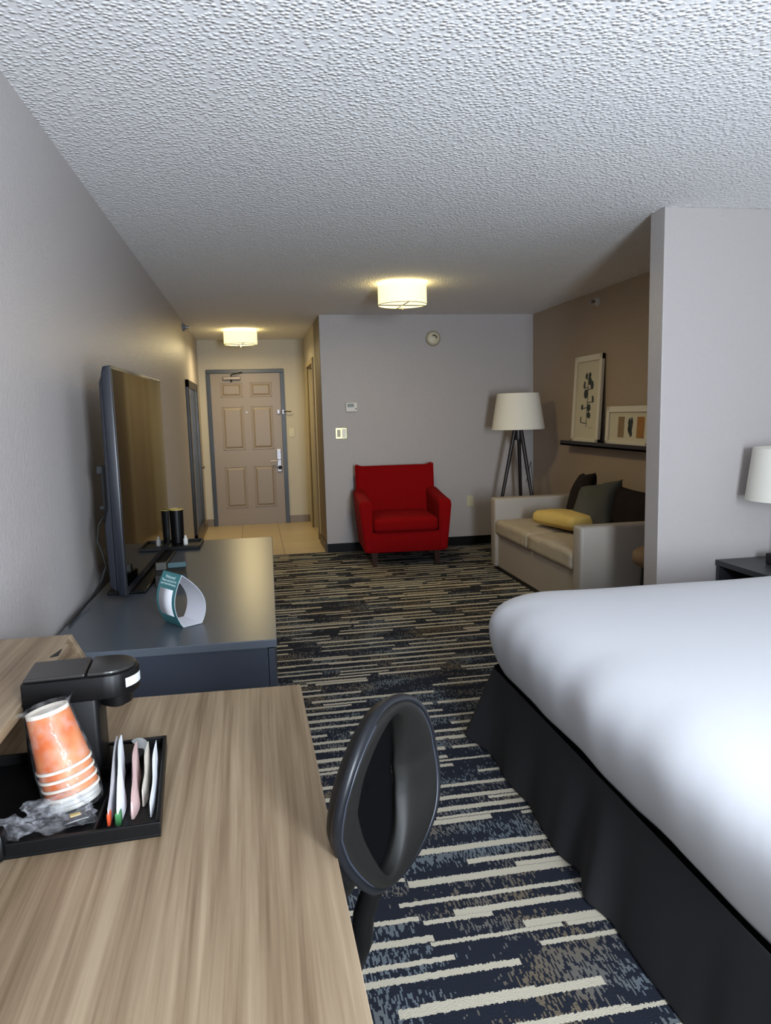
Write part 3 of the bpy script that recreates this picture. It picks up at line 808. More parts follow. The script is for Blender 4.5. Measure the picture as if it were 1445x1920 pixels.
# twisted ears of the film at the top
for s_, q in ((-1, .030), (1, .016)):
    p0 = sl.verts.new((s_ * .037, -.010, .182)); p1 = sl.verts.new((s_ * .037, .012, .180)); p2 = sl.verts.new((s_ * (.037 + q), .0, .186 + (.008 if s_ > 0 else -.006)))
    p3 = sl.verts.new((s_ * .035, 0, .170)); sl.faces.new((p0, p1, p2)); sl.faces.new((p0, p2, p3)); sl.faces.new((p1, p3, p2))
t = leaning('cup_sleeve_film', 'clear plastic film wrapped around the orange cup stack', 'plastic wrap', CB)
t2 = obj('film', sl, FILM, t, True)

# crumpled clear bags in front
def crumple(name, label, loc, sx, sy, sz, seed, mat, cat='plastic bag'):
    b = bmesh.new(); bmesh.ops.create_icosphere(b, subdivisions=4, radius=1)
    for v in b.verts:
        p = v.co.copy(); k = 1 + .55 * noise.noise(p * 1.7 + Vector((seed, 0, 0))) + .35 * abs(noise.noise(p * 4 + Vector((0, seed, 0)))) * 1.2
        p *= k; v.co = Vector((p.x * sx, p.y * sy, max(0, p.z * .9 + .75) * sz))
    o = obj(name, b, mat, None); o.location = loc
    tag(o, label, cat)
    return o
crumple('plastic_bag', 'crumpled clear plastic bag on the tray in front of the cups', (-.365, 1.265, ZD + .006), .058, .030, .026, 3, FILM2)
crumple('plastic_wrapper', 'smaller crumpled clear wrapper at the left front of the tray', (-.432, 1.238, ZD + .006), .030, .020, .018, 8, FILM2, 'wrapper')
t = thing('snack_packet', 'small black and gold packet inside the clear bag on the tray', 'packet', (-.33, 1.262, ZD + .008), rad(20))
b = cushion(.05, .034, .012, 10, wr=.001); obj('pouch', b, plain('dark_packet', L(40, 38, 40), .3, var=.5), t, True, loc=(0, 0, .008))
b = B((-.012, -.006, .0125), (.006, .004, .0145), .001); obj('gold_emblem', b, plain('gold_print', L(190, 160, 80), .4), t)
# packets standing in the right compartment
def stick(name, label, x, y0, y1, h0, mat, tipmat=None, lean=.0, w=.0035, group=None):
    t = thing(name, label, 'sachet', (x, (y0 + y1) / 2, ZD + .006), rad(4), group)
    b = bmesh.new(); ln = (y1 - y0); ys = [-ln / 2 + ln * k / 12 for k in range(13)]
    va = []
    for k, y in enumerate(ys):
        s = k / 12; ww = w * (.35 + sin(pi * s) ** .6) * (1 + .3 * sin(s * 9 + x * 50)); h = h0 * (.35 + .65 * s) + .02
        zb = .0 + .006 * s; dx = lean * s + .002 * sin(s * 6)
        va.append([b.verts.new((dx - ww, y, zb)), b.verts.new((dx + ww, y, zb)), b.verts.new((dx + ww * .5, y, zb + h)), b.verts.new((dx - ww * .5, y, zb + h))])
    for a, c in zip(va, va[1:]):
        for k in range(4): b.faces.new((a[k], a[(k + 1) % 4], c[(k + 1) % 4], c[k]))
    b.faces.new(va[0]); b.faces.new(va[-1][::-1])
    obj('wrapper', b, mat, t, True, angle=50)
    if tipmat:
        q = B((-w * .8, -ln / 2 - .001, .001), (w * .8, -ln / 2 + .018, .022), .001); obj('coloured_end', q, tipmat, t)
    return t
WP1 = plain('white_sachet_paper', L(222, 226, 232), .5, var=.12)
WP2 = plain('pale_grey_sachet', L(188, 186, 190), .45, var=.3)
RP = plain('pink_print_sachet', L(198, 168, 164), .5, var=.35)
stick('sugar_sachet', 'grey sachet with orange end, leftmost in the tray compartment', -.282, 1.235, 1.47, .035, WP2, plain('orange_print', L(226, 84, 44), .5), lean=-.006)
stick('sugar_sachet', 'bright white sachet with green end, second from left in the tray', -.266, 1.233, 1.46, .04, WP1, plain('green_print', L(60, 120, 70), .5), lean=-.012, w=.006)
stick('stirrer_packet', 'translucent packet with pink print in the middle of the tray compartment', -.244, 1.250, 1.44, .032, RP, lean=-.004, w=.006)
stick('sweetener_sachet', 'pale pinkish sachet fanned out beside the white stick', -.230, 1.29, 1.43, .034, plain('beige_sachet', L(190, 182, 170), .5, var=.3), lean=.004, w=.004)
stick('stir_stick', 'slim white stick packet nearest the right rim of the tray', -.214, 1.25, 1.45, .026, WP1, lean=.002, w=.003)
hd_ = [(.021 * cos(pi * k / 16 - .5), .021 * sin(pi * k / 16 - .5)) for k in range(17)]
t = thing('creamer_pod', 'tilted grey creamer pod at the back of the tray compartment', 'pod', (-.262, 1.492, ZD + .026)); t.rotation_euler = (rad(50), rad(15), rad(-10))
obj('pod_cup', prism(bmesh.new(), [(a_ * .8, b_ * .8) for a_, b_ in hd_], -.010, 0, 'z', .001), plain('pod_plastic', L(130, 130, 128), .4), t)
hd = [(.021 * cos(pi * k / 16 - .5), .021 * sin(pi * k / 16 - .5)) for k in range(17)]
obj('foil_lid', prism(bmesh.new(), hd, 0, .003, 'z', .0006), plain('foil_lid_grey', L(140, 140, 138), .4, .3), t)

# black desk telephone cut by the left frame edge
t = thing('desk_telephone', 'black device cut off by the left picture edge on the desk', 'telephone', (-.47, 1.09, ZD), rad(8))
obj('base', B((-.09, -.075, 0), (.052, .06, .03), .012, 3), BLK, t, True, angle=40)
h = tube(bmesh.new(), [(-.06, .09, .05), (.0, .095, .052), (.04, .09, .046)], .016, 12); 
box(h, (-.085, .06, .012), (-.05, .115, .05), .008); box(h, (.02, .07, .0), (.062, .11, .05), .010)
obj('handset', h, BLK, t, True, angle=40)

# ------------------------------------------------------------------ office chair
def office_chair():
    t = thing('office_chair', 'black office chair with open oval backrest pushed up to the oak desk', 'chair', (.004, 1.352, 0), rad(-37))
    # local +x = rearwards, y = across the back
    zc, hz, hw = .768, .178, .198
    def dep(z):
        P_ = [(.58, -.016), (.66, -.022), (.72, -.032), (.78, -.034), (.85, -.020), (.90, -.004), (.96, .018)]
        if z <= P_[0][0]: return P_[0][1]
        for a, b in zip(P_, P_[1:]):
            if z <= b[0]: return a[1] + (b[1] - a[1]) * (z - a[0]) / (b[0] - a[0])
        return P_[-1][1]
    def S(r, a, off=0):          # polar parametrisation of the oval: r 0..1
        e = 2.25
        ca, sa = cos(a), sin(a)
        q = (abs(ca) ** e + abs(sa) ** e) ** (-1 / e)
        u = hw * r * q * ca; z = zc + hz * r * q * sa
        u *= 1 - (.16 if u > 0 else .42) * max(0, (zc - z) / hz)
        z -= .26 * u          # the back is rocked a little to its far side
        return Vector((.25 + dep(z) + .90 * u * u + off, u, z))
    def hole(a):                 # inner radius of the ring at angle a (tall narrow opening)
        e = 2.25; ca, sa = cos(a), sin(a); q = (abs(ca) ** e + abs(sa) ** e) ** (-1 / e)
        # ellipse hu x hv in metres
        hu, hv = .082, .150
        dx, dz = hw * q * ca, hz * q * sa
        return 1 / math.sqrt((dx / hu) ** 2 + (dz / hv) ** 2)
    na, nr = 72, 10
    b = bmesh.new(); A = {}; K = {}
    for i in range(na):
        a = 2 * pi * i / na; r0 = hole(a)
        for j in range(nr + 1):
            w = j / nr; r = r0 + (1 - r0) * w; th = .019 * (max(0, 1 - abs(2 * w - 1) ** 3.2)) ** .5 + .002
            A[i, j] = b.verts.new(S(r, a, th)); K[i, j] = b.verts.new(S(r, a, -th))
    for i in range(na):
        k = (i + 1) % na
        for j in range(nr):
            b.faces.new((A[i, j], A[k, j], A[k, j + 1], A[i, j + 1])); b.faces.new((K[i, j], K[i, j + 1], K[k, j + 1], K[k, j]))
        b.faces.new((A[i, 0], K[i, 0], K[k, 0], A[k, 0])); b.faces.new((A[i, nr], A[k, nr], K[k, nr], K[i, nr]))
    fr = obj('backrest_frame', b, LEATHER, t, True)
    fr.modifiers.new('s', 'SUBSURF').levels = 1
    b = bmesh.new(); G = {}
    for i in range(na):
        a = 2 * pi * i / na
        for j in range(9): G[i, j] = b.verts.new(S(hole(a) * (1.04) * (.02 + .98 * j / 8), a, -.012))
    for i in range(na):
        k = (i + 1) % na
        for j in range(8): b.faces.new((G[i, j], G[k, j], G[k, j + 1], G[i, j + 1]))
    m_ = obj('backrest_mesh', b, MESHB, t, True); m_.modifiers.new('t', 'SOLIDIFY').thickness = .004
    rim = [S(1.0, 2 * pi * k / 64, .004) for k in range(64)]
    obj('rim_piping', tube(bmesh.new(), rim, .0085, 10, closed=True), plain('black_piping', L(16, 18, 23), .42, spec=.35), t, True)
    rim2 = [S(.955, 2 * pi * k / 64, .0125) for k in range(64)]
    obj('stitched_seam', tube(bmesh.new(), rim2, .0022, 6, closed=True), plain('seam_grey', L(44, 48, 58), .4), t, True)
    # spine and seat
    sp = bmesh.new()
    tube(sp, [(.222, .01, .600), (.206, .005, .565), (.192, 0, .52), (.185, 0, .46), (.17, 0, .415), (.12, 0, .39), (.0, 0, .39)], .020, 12)
    obj('back_spine', sp, BLK, t, True)
    obj('seat', padbox((-.32, -.215, .41), (.09, .215, .49), .06, .015, 12, .002), LEATHER, t, True)
    obj('gas_column', lathe(bmesh.new(), [(.03, .09), (.03, .25), (.018, .25), (.018, .41)], 20, center=(-.09, 0, 0)), BLK, t, True, angle=40)
    for k in range(5):
        a = 2 * pi * k / 5 + .9
        l = tube(bmesh.new(), [(-.09 + .02 * cos(a), .02 * sin(a), .11), (-.09 + .24 * cos(a), .24 * sin(a), .07)], .022, 8, .013)
        leg = obj('leg', l, BLK, t, True, angle=50)
        w_ = lathe(bmesh.new(), [(.024, -.015), (.026, -.01), (.026, .01), (.024, .015)], 20, M=Matrix.Translation((-.09 + .25 * cos(a), .25 * sin(a), .027)) @ Matrix.Rotation(a + pi / 2, 4, 'Z') @ R90)
        obj('caster', w_, BLKM, leg, True, angle=40)
    return t
office_chair()

# ------------------------------------------------------------------ bed
def rrect(x0, x1, y0, y1, r, n=10, m=28):
    """rounded rectangle, even-ish sampling, ccw"""
    pts = []
    def arc(cx, cy, a0):
        for k in range(n + 1):
            a = a0 + pi / 2 * k / n; pts.append((cx + r * cos(a), cy + r * sin(a)))
    def line(p, q):
        for k in range(1, m): pts.append((p[0] + (q[0] - p[0]) * k / m, p[1] + (q[1] - p[1]) * k / m))
    arc(x1 - r, y1 - r, 0); line((x1 - r, y1), (x0 + r, y1)); arc(x0 + r, y1 - r, pi / 2); line((x0, y1 - r), (x0, y0 + r))
    arc(x0 + r, y0 + r, pi); line((x0 + r, y0), (x1 - r, y0)); arc(x1 - r, y0 + r, 1.5 * pi); line((x1, y0 + r), (x1, y1 - r))
    return pts
def bed():
    t = thing('bed', 'large bed with white sheet and charcoal skirt on the right', 'bed', (0, 0, 0))
    X0, X1, Ya, Yb = .925, 2.975, .95, 3.0
    lev = [(.325, .085), (.335, .062), (.37, .042), (.42, .020), (.48, .004), (.54, .0), (.585, .012), (.625, .042), (.655, .090), (.675, .15), (.686, .23), (.691, .34), (.693, .5), (.693, .68), (.693, .86)]
    b = bmesh.new(); rings = []
    for z, ins in lev:
        r = max(.015, .17 - ins * .15) if ins < .5 else .1
        P_ = rrect(X0 + ins, X1 - ins * .3, Ya + ins, Yb - ins, r)
        ring = []
        for (x, y) in P_:
            q = Vector((x, y, z))
            n1 = noise.noise(Vector((x * 2.2, y * 2.2, z * 3))); n2 = noise.noise(Vector((x * 5, y * 5, z * 1.2)))
            n3 = noise.noise(Vector((x * 1.2 + 9, y * 7, z * 2.0)))
            d = Vector((x - (X0 + X1) / 2, y - (Ya + Yb) / 2, 0)).normalized()
            amt = .008 * n1 + .004 * n2 + .009 * n3 if z < .68 else .003 * n1
            fz = max(0, 1 - ins / .5)
            q += d * amt * (1 if z > .33 else .6) * (fz if z > .68 else 1); q.z += (.006 * n1 + (.004 * n2 if z < .66 else 0)) * fz
            if z < .34: q.z += .014 * noise.noise(Vector((x * 3, y * 3, 5)))
            ring.append(b.verts.new(q))
        rings.append(ring)
    n = len(rings[0])
    for a, c in zip(rings, rings[1:]):
        for k in range(n): b.faces.new((a[k], a[(k + 1) % n], c[(k + 1) % n], c[k]))
    b.faces.new(rings[-1]); b.faces.new(rings[0][::-1])
    sh = obj('fitted_sheet', b, SHEET, t, True)
    sub = sh.modifiers.new('s', 'SUBSURF'); sub.levels = 1; sub.render_levels = 1
    # skirt
    b = bmesh.new(); rings = []
    P0 = rrect(X0 + .035, X1 - .02, Ya + .045, Yb - .035, .08)
    Ltot = 0
    for z, out in ((.345, -.004), (.33, .0), (.22, .016), (.10, .034), (.004, .052)):
        ring = []
        for k, (x, y) in enumerate(P0):
            d = Vector((x - (X0 + X1) / 2, y - (Ya + Yb) / 2, 0))
            # outward axis-ish normal
            nx = -1 if x < X0 + .10 else 0; ny = 1 if y > Yb - .12 else (-1 if y < Ya + .12 else 0)
            nn = Vector((nx, ny, 0)); nn = nn.normalized() if nn.length else Vector((0, 0, 0))
            s = (.345 - z) / .345
            wv = noise.noise(Vector((x * 3.0, y * 3.0, 1.5))) * .05 + noise.noise(Vector((x * 9, y * 9, 4))) * .02
            fl = out + wv * s * .8
            if nx and ny > 0: fl += .085 * s          # flared corner pleat
            # split pleat mid-foot
            if nx: fl += .035 * s * math.exp(-((y - 1.86) / .05) ** 2) - .03 * s * math.exp(-((y - 1.99) / .05) ** 2)
            ring.append(b.verts.new((x + nn.x * fl, y + nn.y * fl, z)))
        rings.append(ring)
    n = len(P0)
    for a, c in zip(rings, rings[1:]):
        for k in range(n): b.faces.new((a[k], c[k], c[(k + 1) % n], a[(k + 1) % n]))
    sk = obj('bed_skirt', b, SKIRT, t, True)
    so = sk.modifiers.new('t', 'SOLIDIFY'); so.thickness = .003
    sub = sk.modifiers.new('s', 'SUBSURF'); sub.levels = 1; sub.render_levels = 2
    obj('box_base', B((X0 + .10, Ya + .10, .03), (X1, Yb - .10, .32), .02), BLKM, t)
bed()

# ------------------------------------------------------------------ nightstand and its lamp
ns = thing('nightstand', 'dark charcoal open nightstand beyond the bed against the partition wall', 'nightstand', (2.465, 3.145, 0))
NW, ND, NH = .50, .435, .592
NM = plain('charcoal_laminate', L(46, 46, 50), .4)
obj('top', B((0, 0, NH - .03), (NW, ND, NH), .002), NM, ns)
obj('side_panel', B((.006, 0, .0), (NW, .025, NH - .03), .001), NM, ns)
obj('side_panel', B((.006, ND - .025, .0), (NW, ND, NH - .03), .001), NM, ns)
obj('shelf', B((.02, .025, .25), (NW, ND - .025, .275)), NM, ns)
obj('back_panel', B((NW - .02, .025, .0), (NW, ND - .025, NH - .03)), NM, ns)
dr_ = obj('drawer', B((.008, .027, .03), (.03, ND - .027, .245), .002), NM, ns)
obj('handle', tube(bmesh.new(), [(.008, .15, .19), (-.015, .15, .19), (-.015, .28, .19), (.008, .28, .19)], .005, 8), CHROME, dr_)
tl = thing('bedside_lamp', 'bedside lamp with white tapered shade cut by the right picture edge', 'lamp', (2.725, 3.35, NH))
obj('base', B((-.075, -.075, 0), (.075, .075, .055), .006), BLKM, tl)
obj('stem', lathe(bmesh.new(), [(.012, .055), (.012, .36)], 20), DKMETAL, tl, True, angle=40)
s = lathe(bmesh.new(), [(.215, .345), (.185, .615), (.182, .615), (.212, .345), (.215, .345)], 64, caps=False)
obj('lamp_shade', s, SHADE, tl, True, angle=40)

# ------------------------------------------------------------------ sofa
so_ = thing('sofa', 'taupe loveseat sofa with high box arms against the taupe wall', 'sofa', (0, 0, 0))
SX0, SX1, SY0, SY1 = 2.10, 2.965, 4.49, 6.38
AT = .13; AH = .655
obj('arm', B((SX0, SY0, .03), (SX1, SY0 + AT, AH), .022, 4), SOFA, so_, True, angle=40)
obj('arm', B((SX0, SY1 - AT, .03), (SX1, SY1, AH), .022, 4), SOFA, so_, True, angle=40)
obj('front_panel', B((SX0 + .03, SY0 + AT, .03), (SX0 + .07, SY1 - AT, .325), .008), SOFA, so_)
obj('back_frame', B((SX1 - .14, SY0 + AT, .03), (SX1, SY1 - AT, AH - .02), .02), SOFA, so_, True, angle=40)
obj('plinth', B((SX0 + .03, SY0 + .03, 0), (SX1 - .02, SY1 - .03, .03)), BLKM, so_)
mid = (SY0 + SY1) / 2
def drape(sgn):
    def f(w):
        # vertical gathers on the front edge close to the seam
        if w.x < -.30:
            w.x += .006 * sin((w.y) * 95) * math.exp(-((w.y - sgn * .36) / .22) ** 2)
        return w
    return f
for k, (ya, yb) in enumerate(((SY0 + AT + .004, mid - .002), (mid + .002, SY1 - AT - .004))):
    obj('seat_cushion', padbox((SX0 - .005, ya, .325), (SX1 - .15, yb, .465), .04, .018, 30, .004, seed=k, wrfn=drape(1 if k == 0 else -1)), SOFACUSH, so_, True)

def put(name, label, cat, bm, mat, M, group=None):
    t = thing(name, label, cat, M.to_translation(), 0, group); t.rotation_euler = M.to_euler()
    obj('cover', bm, mat, t, True)
    return t
T_ = Matrix.Translation; Rm = Matrix.Rotation
def lean_pillow(loc, yawz, leanb, roll=0):
    # pillow's flat axis faces -X; stands on edge then leans back
    return T_(loc) @ Rm(rad(yawz), 4, 'Z') @ Rm(rad(-90 + leanb), 4, 'Y') @ Rm(rad(roll), 4, 'Z')
put('back_cushion', 'dark brown cushion leaning in the far corner of the sofa', 'cushion', cushion(.44, .44, .16, seed=1), DKBROWN, lean_pillow((2.74, 5.86, .68), -14, 20, 6))
put('back_cushion', 'wide dark brown cushion at the near end of the sofa', 'cushion', cushion(.38, .80, .18, seed=2), DKBROWN, lean_pillow((2.76, 4.99, .645), 0, 18, 0))
put('throw_pillow', 'charcoal grey throw pillow tilted on a corner in mid sofa', 'pillow', cushion(.44, .44, .17, seed=3), GREYP, lean_pillow((2.63, 5.38, .655), 14, 32, 14))
M = T_((2.46, 5.50, .548)) @ Rm(rad(12), 4, 'Z') @ Rm(rad(3), 4, 'Y')
yp = put('lumbar_pillow', 'flat yellow box pillow lying on the sofa seat', 'pillow', padbox((-.17, -.28, -.055), (.17, .28, .055), .05, .022, 16, .003, seed=4), YELP, M)
obj('piping', tube(bmesh.new(), [(x, y, -.028) for x, y in rrect(-.170, .170, -.280, .280, .05, 6, 10)], .0035, 6, closed=True), plain('yellow_piping', L(150, 120, 54), .8), yp)

# round stool seen between sofa and partition
t = thing('stool', 'round stool with tan padded seat half hidden behind the partition edge', 'stool', (2.50, 4.11, 0))
obj('seat', lathe(bmesh.new(), [(.10, .452), (.19, .455), (.208, .475), (.212, .50), (.206, .53), (.185, .547), (.10, .552)], 48), plain('tan_seat_weave', L(124, 98, 70), .7, var=.2), t, True)
for k in range(4):
    a = pi / 4 + k * pi / 2
    obj('leg', tube(bmesh.new(), [(.14 * cos(a), .14 * sin(a), .46), (.17 * cos(a), .17 * sin(a), 0)], .018, 8), ESPRESSO, t, True, angle=50)

# ------------------------------------------------------------------ tripod floor lamp
fl = thing('floor_lamp', 'tripod floor lamp with white drum shade in the far corner', 'lamp', (2.592, 6.98, 0))
s = lathe(bmesh.new(), [(.262, 1.245), (.205, 1.597), (.202, 1.597), (.259, 1.245), (.262, 1.245)], 64, caps=False)
obj('lamp_shade', s, SHADE, fl, True, angle=40)
obj('hub', lathe(bmesh.new(), [(.042, 1.14), (.046, 1.16), (.04, 1.30), (.012, 1.31), (.012, 1.42)], 24), ESPRESSO, fl, True, angle=40)
for a in (182, 300, 62):
    a = rad(a); c_, s_ = cos(a), sin(a)
    b = bmesh.new(); top_ = Vector((.03 * c_, .03 * s_, 1.27)); ft = Vector((.29 * c_, .29 * s_, .0)); tube(b, [top_, ft], .021, 10, .014)
    obj('leg', b, ESPRESSO, fl, True, angle=50)
obj('power_cord', tube(bmesh.new(), [(.12, .1, .7), (.25, .3, .9), (.36, .5, .55), (.375, .55, .1)], .003, 6), BLKM, fl)

# ------------------------------------------------------------------ red armchair
def armchair():
    t = thing('armchair', 'bright red wing-corner armchair with dark wooden legs', 'armchair', (1.372, 6.66, 0), rad(-3))
    # local: x -.43..+.43, y 0 front .. .78 back
    zb = .135
    b = bmesh.new(); prism(b, [(-.375, zb), (.375, zb), (.395, .33), (-.395, .33)], .02, .72, 'y', .012)
    obj('base_frame', b, RED, t, True, angle=35)
    for sg in (-1, 1):
        # arm: side profile (y,z), width tapered outward
        n = 12; b = bmesh.new()
        sec = []
        for k in range(n + 1):
            y = .0 + .70 * k / n
            zt = .625 + .035 * (k / n) + (.02 * (k / n) ** 2)
            fr = 0 if k else .0
            pin, pout = .315, .437
            bt_in, bt_out = .315, .392
            ring = [(bt_in, zb + .01), (bt_out, zb + .01), ((bt_out + pout) / 2, .36), (pout, zt - .05), (pout - .006, zt - .015), (pout - .03, zt), (pin + .03, zt), (pin + .006, zt - .015), (pin, zt - .05), (pin, .36)]
            sec.append([b.verts.new((sg * x, y + (.012 if (z > .6 or z < .2) and k == 0 else 0), z)) for x, z in ring])
        m_ = len(sec[0])
        for a, c in zip(sec, sec[1:]):
            for k in range(m_): b.faces.new((a[k], a[(k + 1) % m_], c[(k + 1) % m_], c[k]))
        b.faces.new(sec[0]); b.faces.new(sec[-1][::-1])
        e = [ed for ed in b.edges if any(f for f in ed.link_faces if len(f.verts) == m_)]
        bmesh.ops.recalc_face_normals(b, faces=b.faces)
        bmesh.ops.bevel(b, geom=e, offset=.014, segments=3, affect='EDGES')
        obj('arm', b, RED, t, True, angle=50)
    # back: curved top with wing corners
    b = bmesh.new(); nx = 28; nz = 16; F = {}; K = {}
    for i in range(nx + 1):
        u = -1 + 2 * i / nx
        for j in range(nz + 1):
            v = j / nz
            hw = .40 + .005 * v
            ztop = .905 + .035 * max(0, (abs(u) - .80) / .20) ** 1.6
            z = .28 + (ztop - .28) * v
            y = .62 + .12 * v - .06 * max(0, abs(u) - .55) ** 1.5 * v * 2
            x = u * hw
            F[i, j] = b.verts.new((x, y, z)); K[i, j] = b.verts.new((x * (.995), y + .10 - .02 * v, z))
    for i in range(nx):
        for j in range(nz):
            b.faces.new((F[i, j], F[i + 1, j], F[i + 1, j + 1], F[i, j + 1])); b.faces.new((K[i, j], K[i, j + 1], K[i + 1, j + 1], K[i + 1, j]))
        b.faces.new((F[i, nz], F[i + 1, nz], K[i + 1, nz], K[i, nz])); b.faces.new((F[i, 0], K[i, 0], K[i + 1, 0], F[i + 1, 0]))
    for j in range(nz):
        b.faces.new((F[0, j], F[0, j + 1], K[0, j + 1], K[0, j])); b.faces.new((F[nx, j], K[nx, j], K[nx, j + 1], F[nx, j + 1]))
    bmesh.ops.recalc_face_normals(b, faces=b.faces)
    sharp = [e for e in b.edges if len(e.link_faces) == 2 and e.calc_face_angle() > .8]
    bmesh.ops.bevel(b, geom=sharp, offset=.02, segments=3, affect='EDGES')
    obj('backrest', b, RED, t, True, angle=60)
    obj('seat_cushion', padbox((-.312, -.005, .325), (.312, .64, .462), .045, .018, 16, .002), RED, t, True)
    for (x, y, tx) in ((-.30, .07, .012), (.30, .07, -.012), (-.30, .66, .012), (.30, .66, -.012)):
        b = bmesh.new(); s1, s2 = .030, .017
        va = [b.verts.new((x + sx * s1, y + sy * s1, zb)) for sx, sy in ((-1, -1), (1, -1), (1, 1), (-1, 1))]
        vb = [b.verts.new((x + tx * 0 + sx * s2, y + sy * s2, 0)) for sx, sy in ((-1, -1), (1, -1), (1, 1), (-1, 1))]
        b.faces.new(va); b.faces.new(vb[::-1])
        for k in range(4): b.faces.new((va[k], vb[k], vb[(k + 1) % 4], va[(k + 1) % 4]))
        obj('leg', b, LEGWOOD, t)
armchair()

# ------------------------------------------------------------------ picture ledge and pictures
pl = thing('picture_ledge', 'dark espresso picture ledge on the taupe wall above the sofa', 'shelf', (XR, 0, 0))
b = B((-.115, 4.55, 1.095), (0, 6.62, 1.113), .002); box(b, (-.115, 4.55, 1.095), (-.098, 6.62, 1.140), .002); box(b, (-.02, 4.55, 1.095), (0, 6.62, 1.143), .002)
obj('ledge', b, ESPRESSO, pl)
def picture(name, label, y0, y1, h, fw, art):
    # leans against wall; local frame: origin bottom front at wall side
    t = thing(name, label, 'picture', (XR - .075, (y0 + y1) / 2, 1.114)); t.rotation_euler = (0, rad(3.2), 0)
    W_ = (y1 - y0) / 2
    f = bmesh.new()
    for a, b_ in (((-.0, -W_, 0), (.026, -W_ + fw, h)), ((.0, W_ - fw, 0), (.026, W_, h)), ((0, -W_, 0), (.026, W_, fw)), ((0, -W_, h - fw), (.026, W_, h))): box(f, a, b_, .0015)
    obj('frame', f, FRAMEW, t)
    obj('backing', B((.020, -W_ + .002, .002), (.029, W_ - .002, h - .002)), BLKM, t)
    p = obj('art_print', B((.016, -W_ + fw - .002, fw - .002), (.020, W_ - fw + .002, h - fw + .002)), MATB, t)
    art(t, W_, h, fw)
    return t
def disc(b, cy, cz, ry, rz, rot=0, x=.0150, n=18):
    vs = []
    for k in range(n):
        a = 2 * pi * k / n; dy, dz = ry * cos(a), rz * sin(a)
        vs.append((cy + dy * cos(rot) - dz * sin(rot), cz + dy * sin(rot) + dz * cos(rot)))
    prism(b, vs, x, x + .001, 'x')
def art1(t, W_, h, fw):
    b = bmesh.new()
    # horizontal direction in picture: right in image = -Y
    S = lambda px, py: (-(px - 450) / 400 * .46 * 1.0 - .0, h * (1 - (py - 200) / 1200))
    def blob(px, py, rx, ry, rot=0):
        y, z = S(px, py); disc(b, y, z, rx, ry, rot)
    def ln(pts, w=.005):
        for p, q in zip(pts, pts[1:]):
            (y0, z0), (y1, z1) = S(*p), S(*q); d = Vector((y1 - y0, z1 - z0)); nn = Vector((-d.y, d.x)).normalized() * w
            prism(b, [(y0 - nn.x, z0 - nn.y), (y0 + nn.x, z0 + nn.y), (y1 + nn.x, z1 + nn.y), (y1 - nn.x, z1 - nn.y)], .0150, .0160, 'x')
    ln([(452, 1165), (450, 600), (455, 480)], .005)
    for (x_, y_, rx, ry, r_) in ((415, 475, .022, .028, .2), (470, 465, .026, .024, -.2), (475, 545, .034, .034, 0), (515, 600, .030, .040, -.3), (385, 595, .018, .036, .1), (418, 715, .040, .042, 0), (542, 790, .018, .034, -.3), (365, 895, .022, .026, .2), (480, 905, .036, .034, 0), (485, 1005, .036, .028, .3), (352, 1065, .010, .030, .1)):
        blob(x_, y_, rx * 1.0, ry, r_)
    ln([(385, 625), (445, 635)], .004); ln([(515, 645), (452, 665)], .004); ln([(540, 825), (455, 835)], .004); ln([(370, 915), (450, 900)], .004); ln([(352, 1090), (380, 1110), (450, 1115)], .004); ln([(415, 500), (450, 520)], .004)
    obj('leaf_drawing', b, ARTCOL, t)
    s_ = bmesh.new()
    for k in range(7):
        y, z = S(480 + k * 13, 1172); box(s_, (.0150, y - .004, z - .004), (.016, y + .003, z + .004 * (k % 2)))
    obj('signature', s_, plain('pencil_grey', L(150, 142, 120), .9), t)
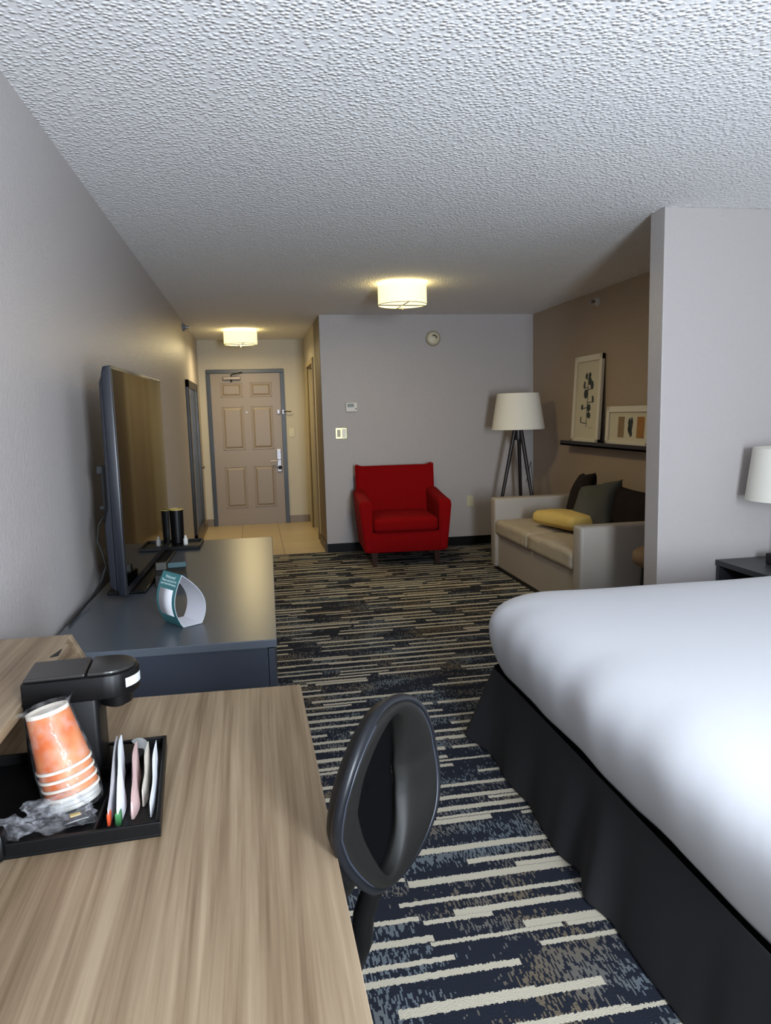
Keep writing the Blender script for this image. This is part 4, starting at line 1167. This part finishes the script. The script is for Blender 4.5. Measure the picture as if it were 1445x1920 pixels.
def art2(t, W_, h, fw):
    zc = h / 2 - .003; hh = .083
    obj('print_panel', B((.0145, .062, zc - hh), (.016, .160, zc + hh)), ART2, t)
    obj('print_panel', B((.0145, -.250, zc - hh), (.016, -.140, zc + hh)), ART3, t)
    b = bmesh.new(); 
    for (cy, cz, ry, rz, r_) in ((0, 0, .030, .058, .2), (.022, .045, .016, .030, .4), (-.02, .05, .014, .030, -.3), (-.012, -.05, .020, .026, .1), (.02, -.01, .02, .03, 0)): disc(b, -.04 + cy, zc + cz, ry, rz, r_, x=.0145)
    obj('leaf_drawing', b, ARTCOL, t)
picture('framed_picture', 'tall white framed picture of a dark leafy stem on the ledge', 5.935, 6.475, .785, .050, art1)
picture('framed_picture', 'low white framed picture with brown panels beside the tall one', 5.10, 5.800, .330, .048, art2)

# ------------------------------------------------------------------ daylight, world, camera
W = light('window_daylight', 'AREA', ((WX0 + WX1) / 2, YR - .015, (WZ0 + WZ1) / 2), 222, (.80, .89, 1.0), shape='RECTANGLE', size=WX1 - WX0 - .08, size_y=WZ1 - WZ0 - .08)
W.rotation_euler = (rad(98), 0, 0)
wd = bpy.data.worlds.new('sky_world'); sc.world = wd; wd.use_nodes = True
bg = wd.node_tree.nodes['Background']; bg.inputs[0].default_value = (.6, .75, 1, 1); bg.inputs[1].default_value = .8

EXPOSURE = 0.0
FPX, yaw, pitch, roll, hh = 1376.1, .17494, .13335, -.0272, 1.4352
fw = Vector((sin(yaw) * cos(pitch), cos(yaw) * cos(pitch), -sin(pitch)))
rt = Vector((cos(yaw), -sin(yaw), 0)); up = rt.cross(fw)
r2 = rt * cos(roll) + up * sin(roll); u2 = -rt * sin(roll) + up * cos(roll)
cd = bpy.data.cameras.new('camera'); co = bpy.data.objects.new('camera', cd); C.objects.link(co)
cd.sensor_fit = 'VERTICAL'; cd.sensor_height = 24; cd.lens = FPX / 1920 * 24; cd.clip_start = .02
M = Matrix((r2, u2, -fw)).transposed().to_4x4(); M.translation = (0, 0, hh)
co.matrix_world = M
sc.camera = co
vs_ = sc.view_settings; sc.display_settings.display_device = 'sRGB'
vs_.view_transform = 'Standard'; vs_.look = 'None'; vs_.gamma = 1; vs_.use_curve_mapping = False
vs_.exposure = EXPOSURE
sc.cycles.use_denoising = True
sc.cycles.max_bounces = 10; sc.cycles.diffuse_bounces = 5; sc.cycles.glossy_bounces = 4; sc.cycles.transparent_max_bounces = 12
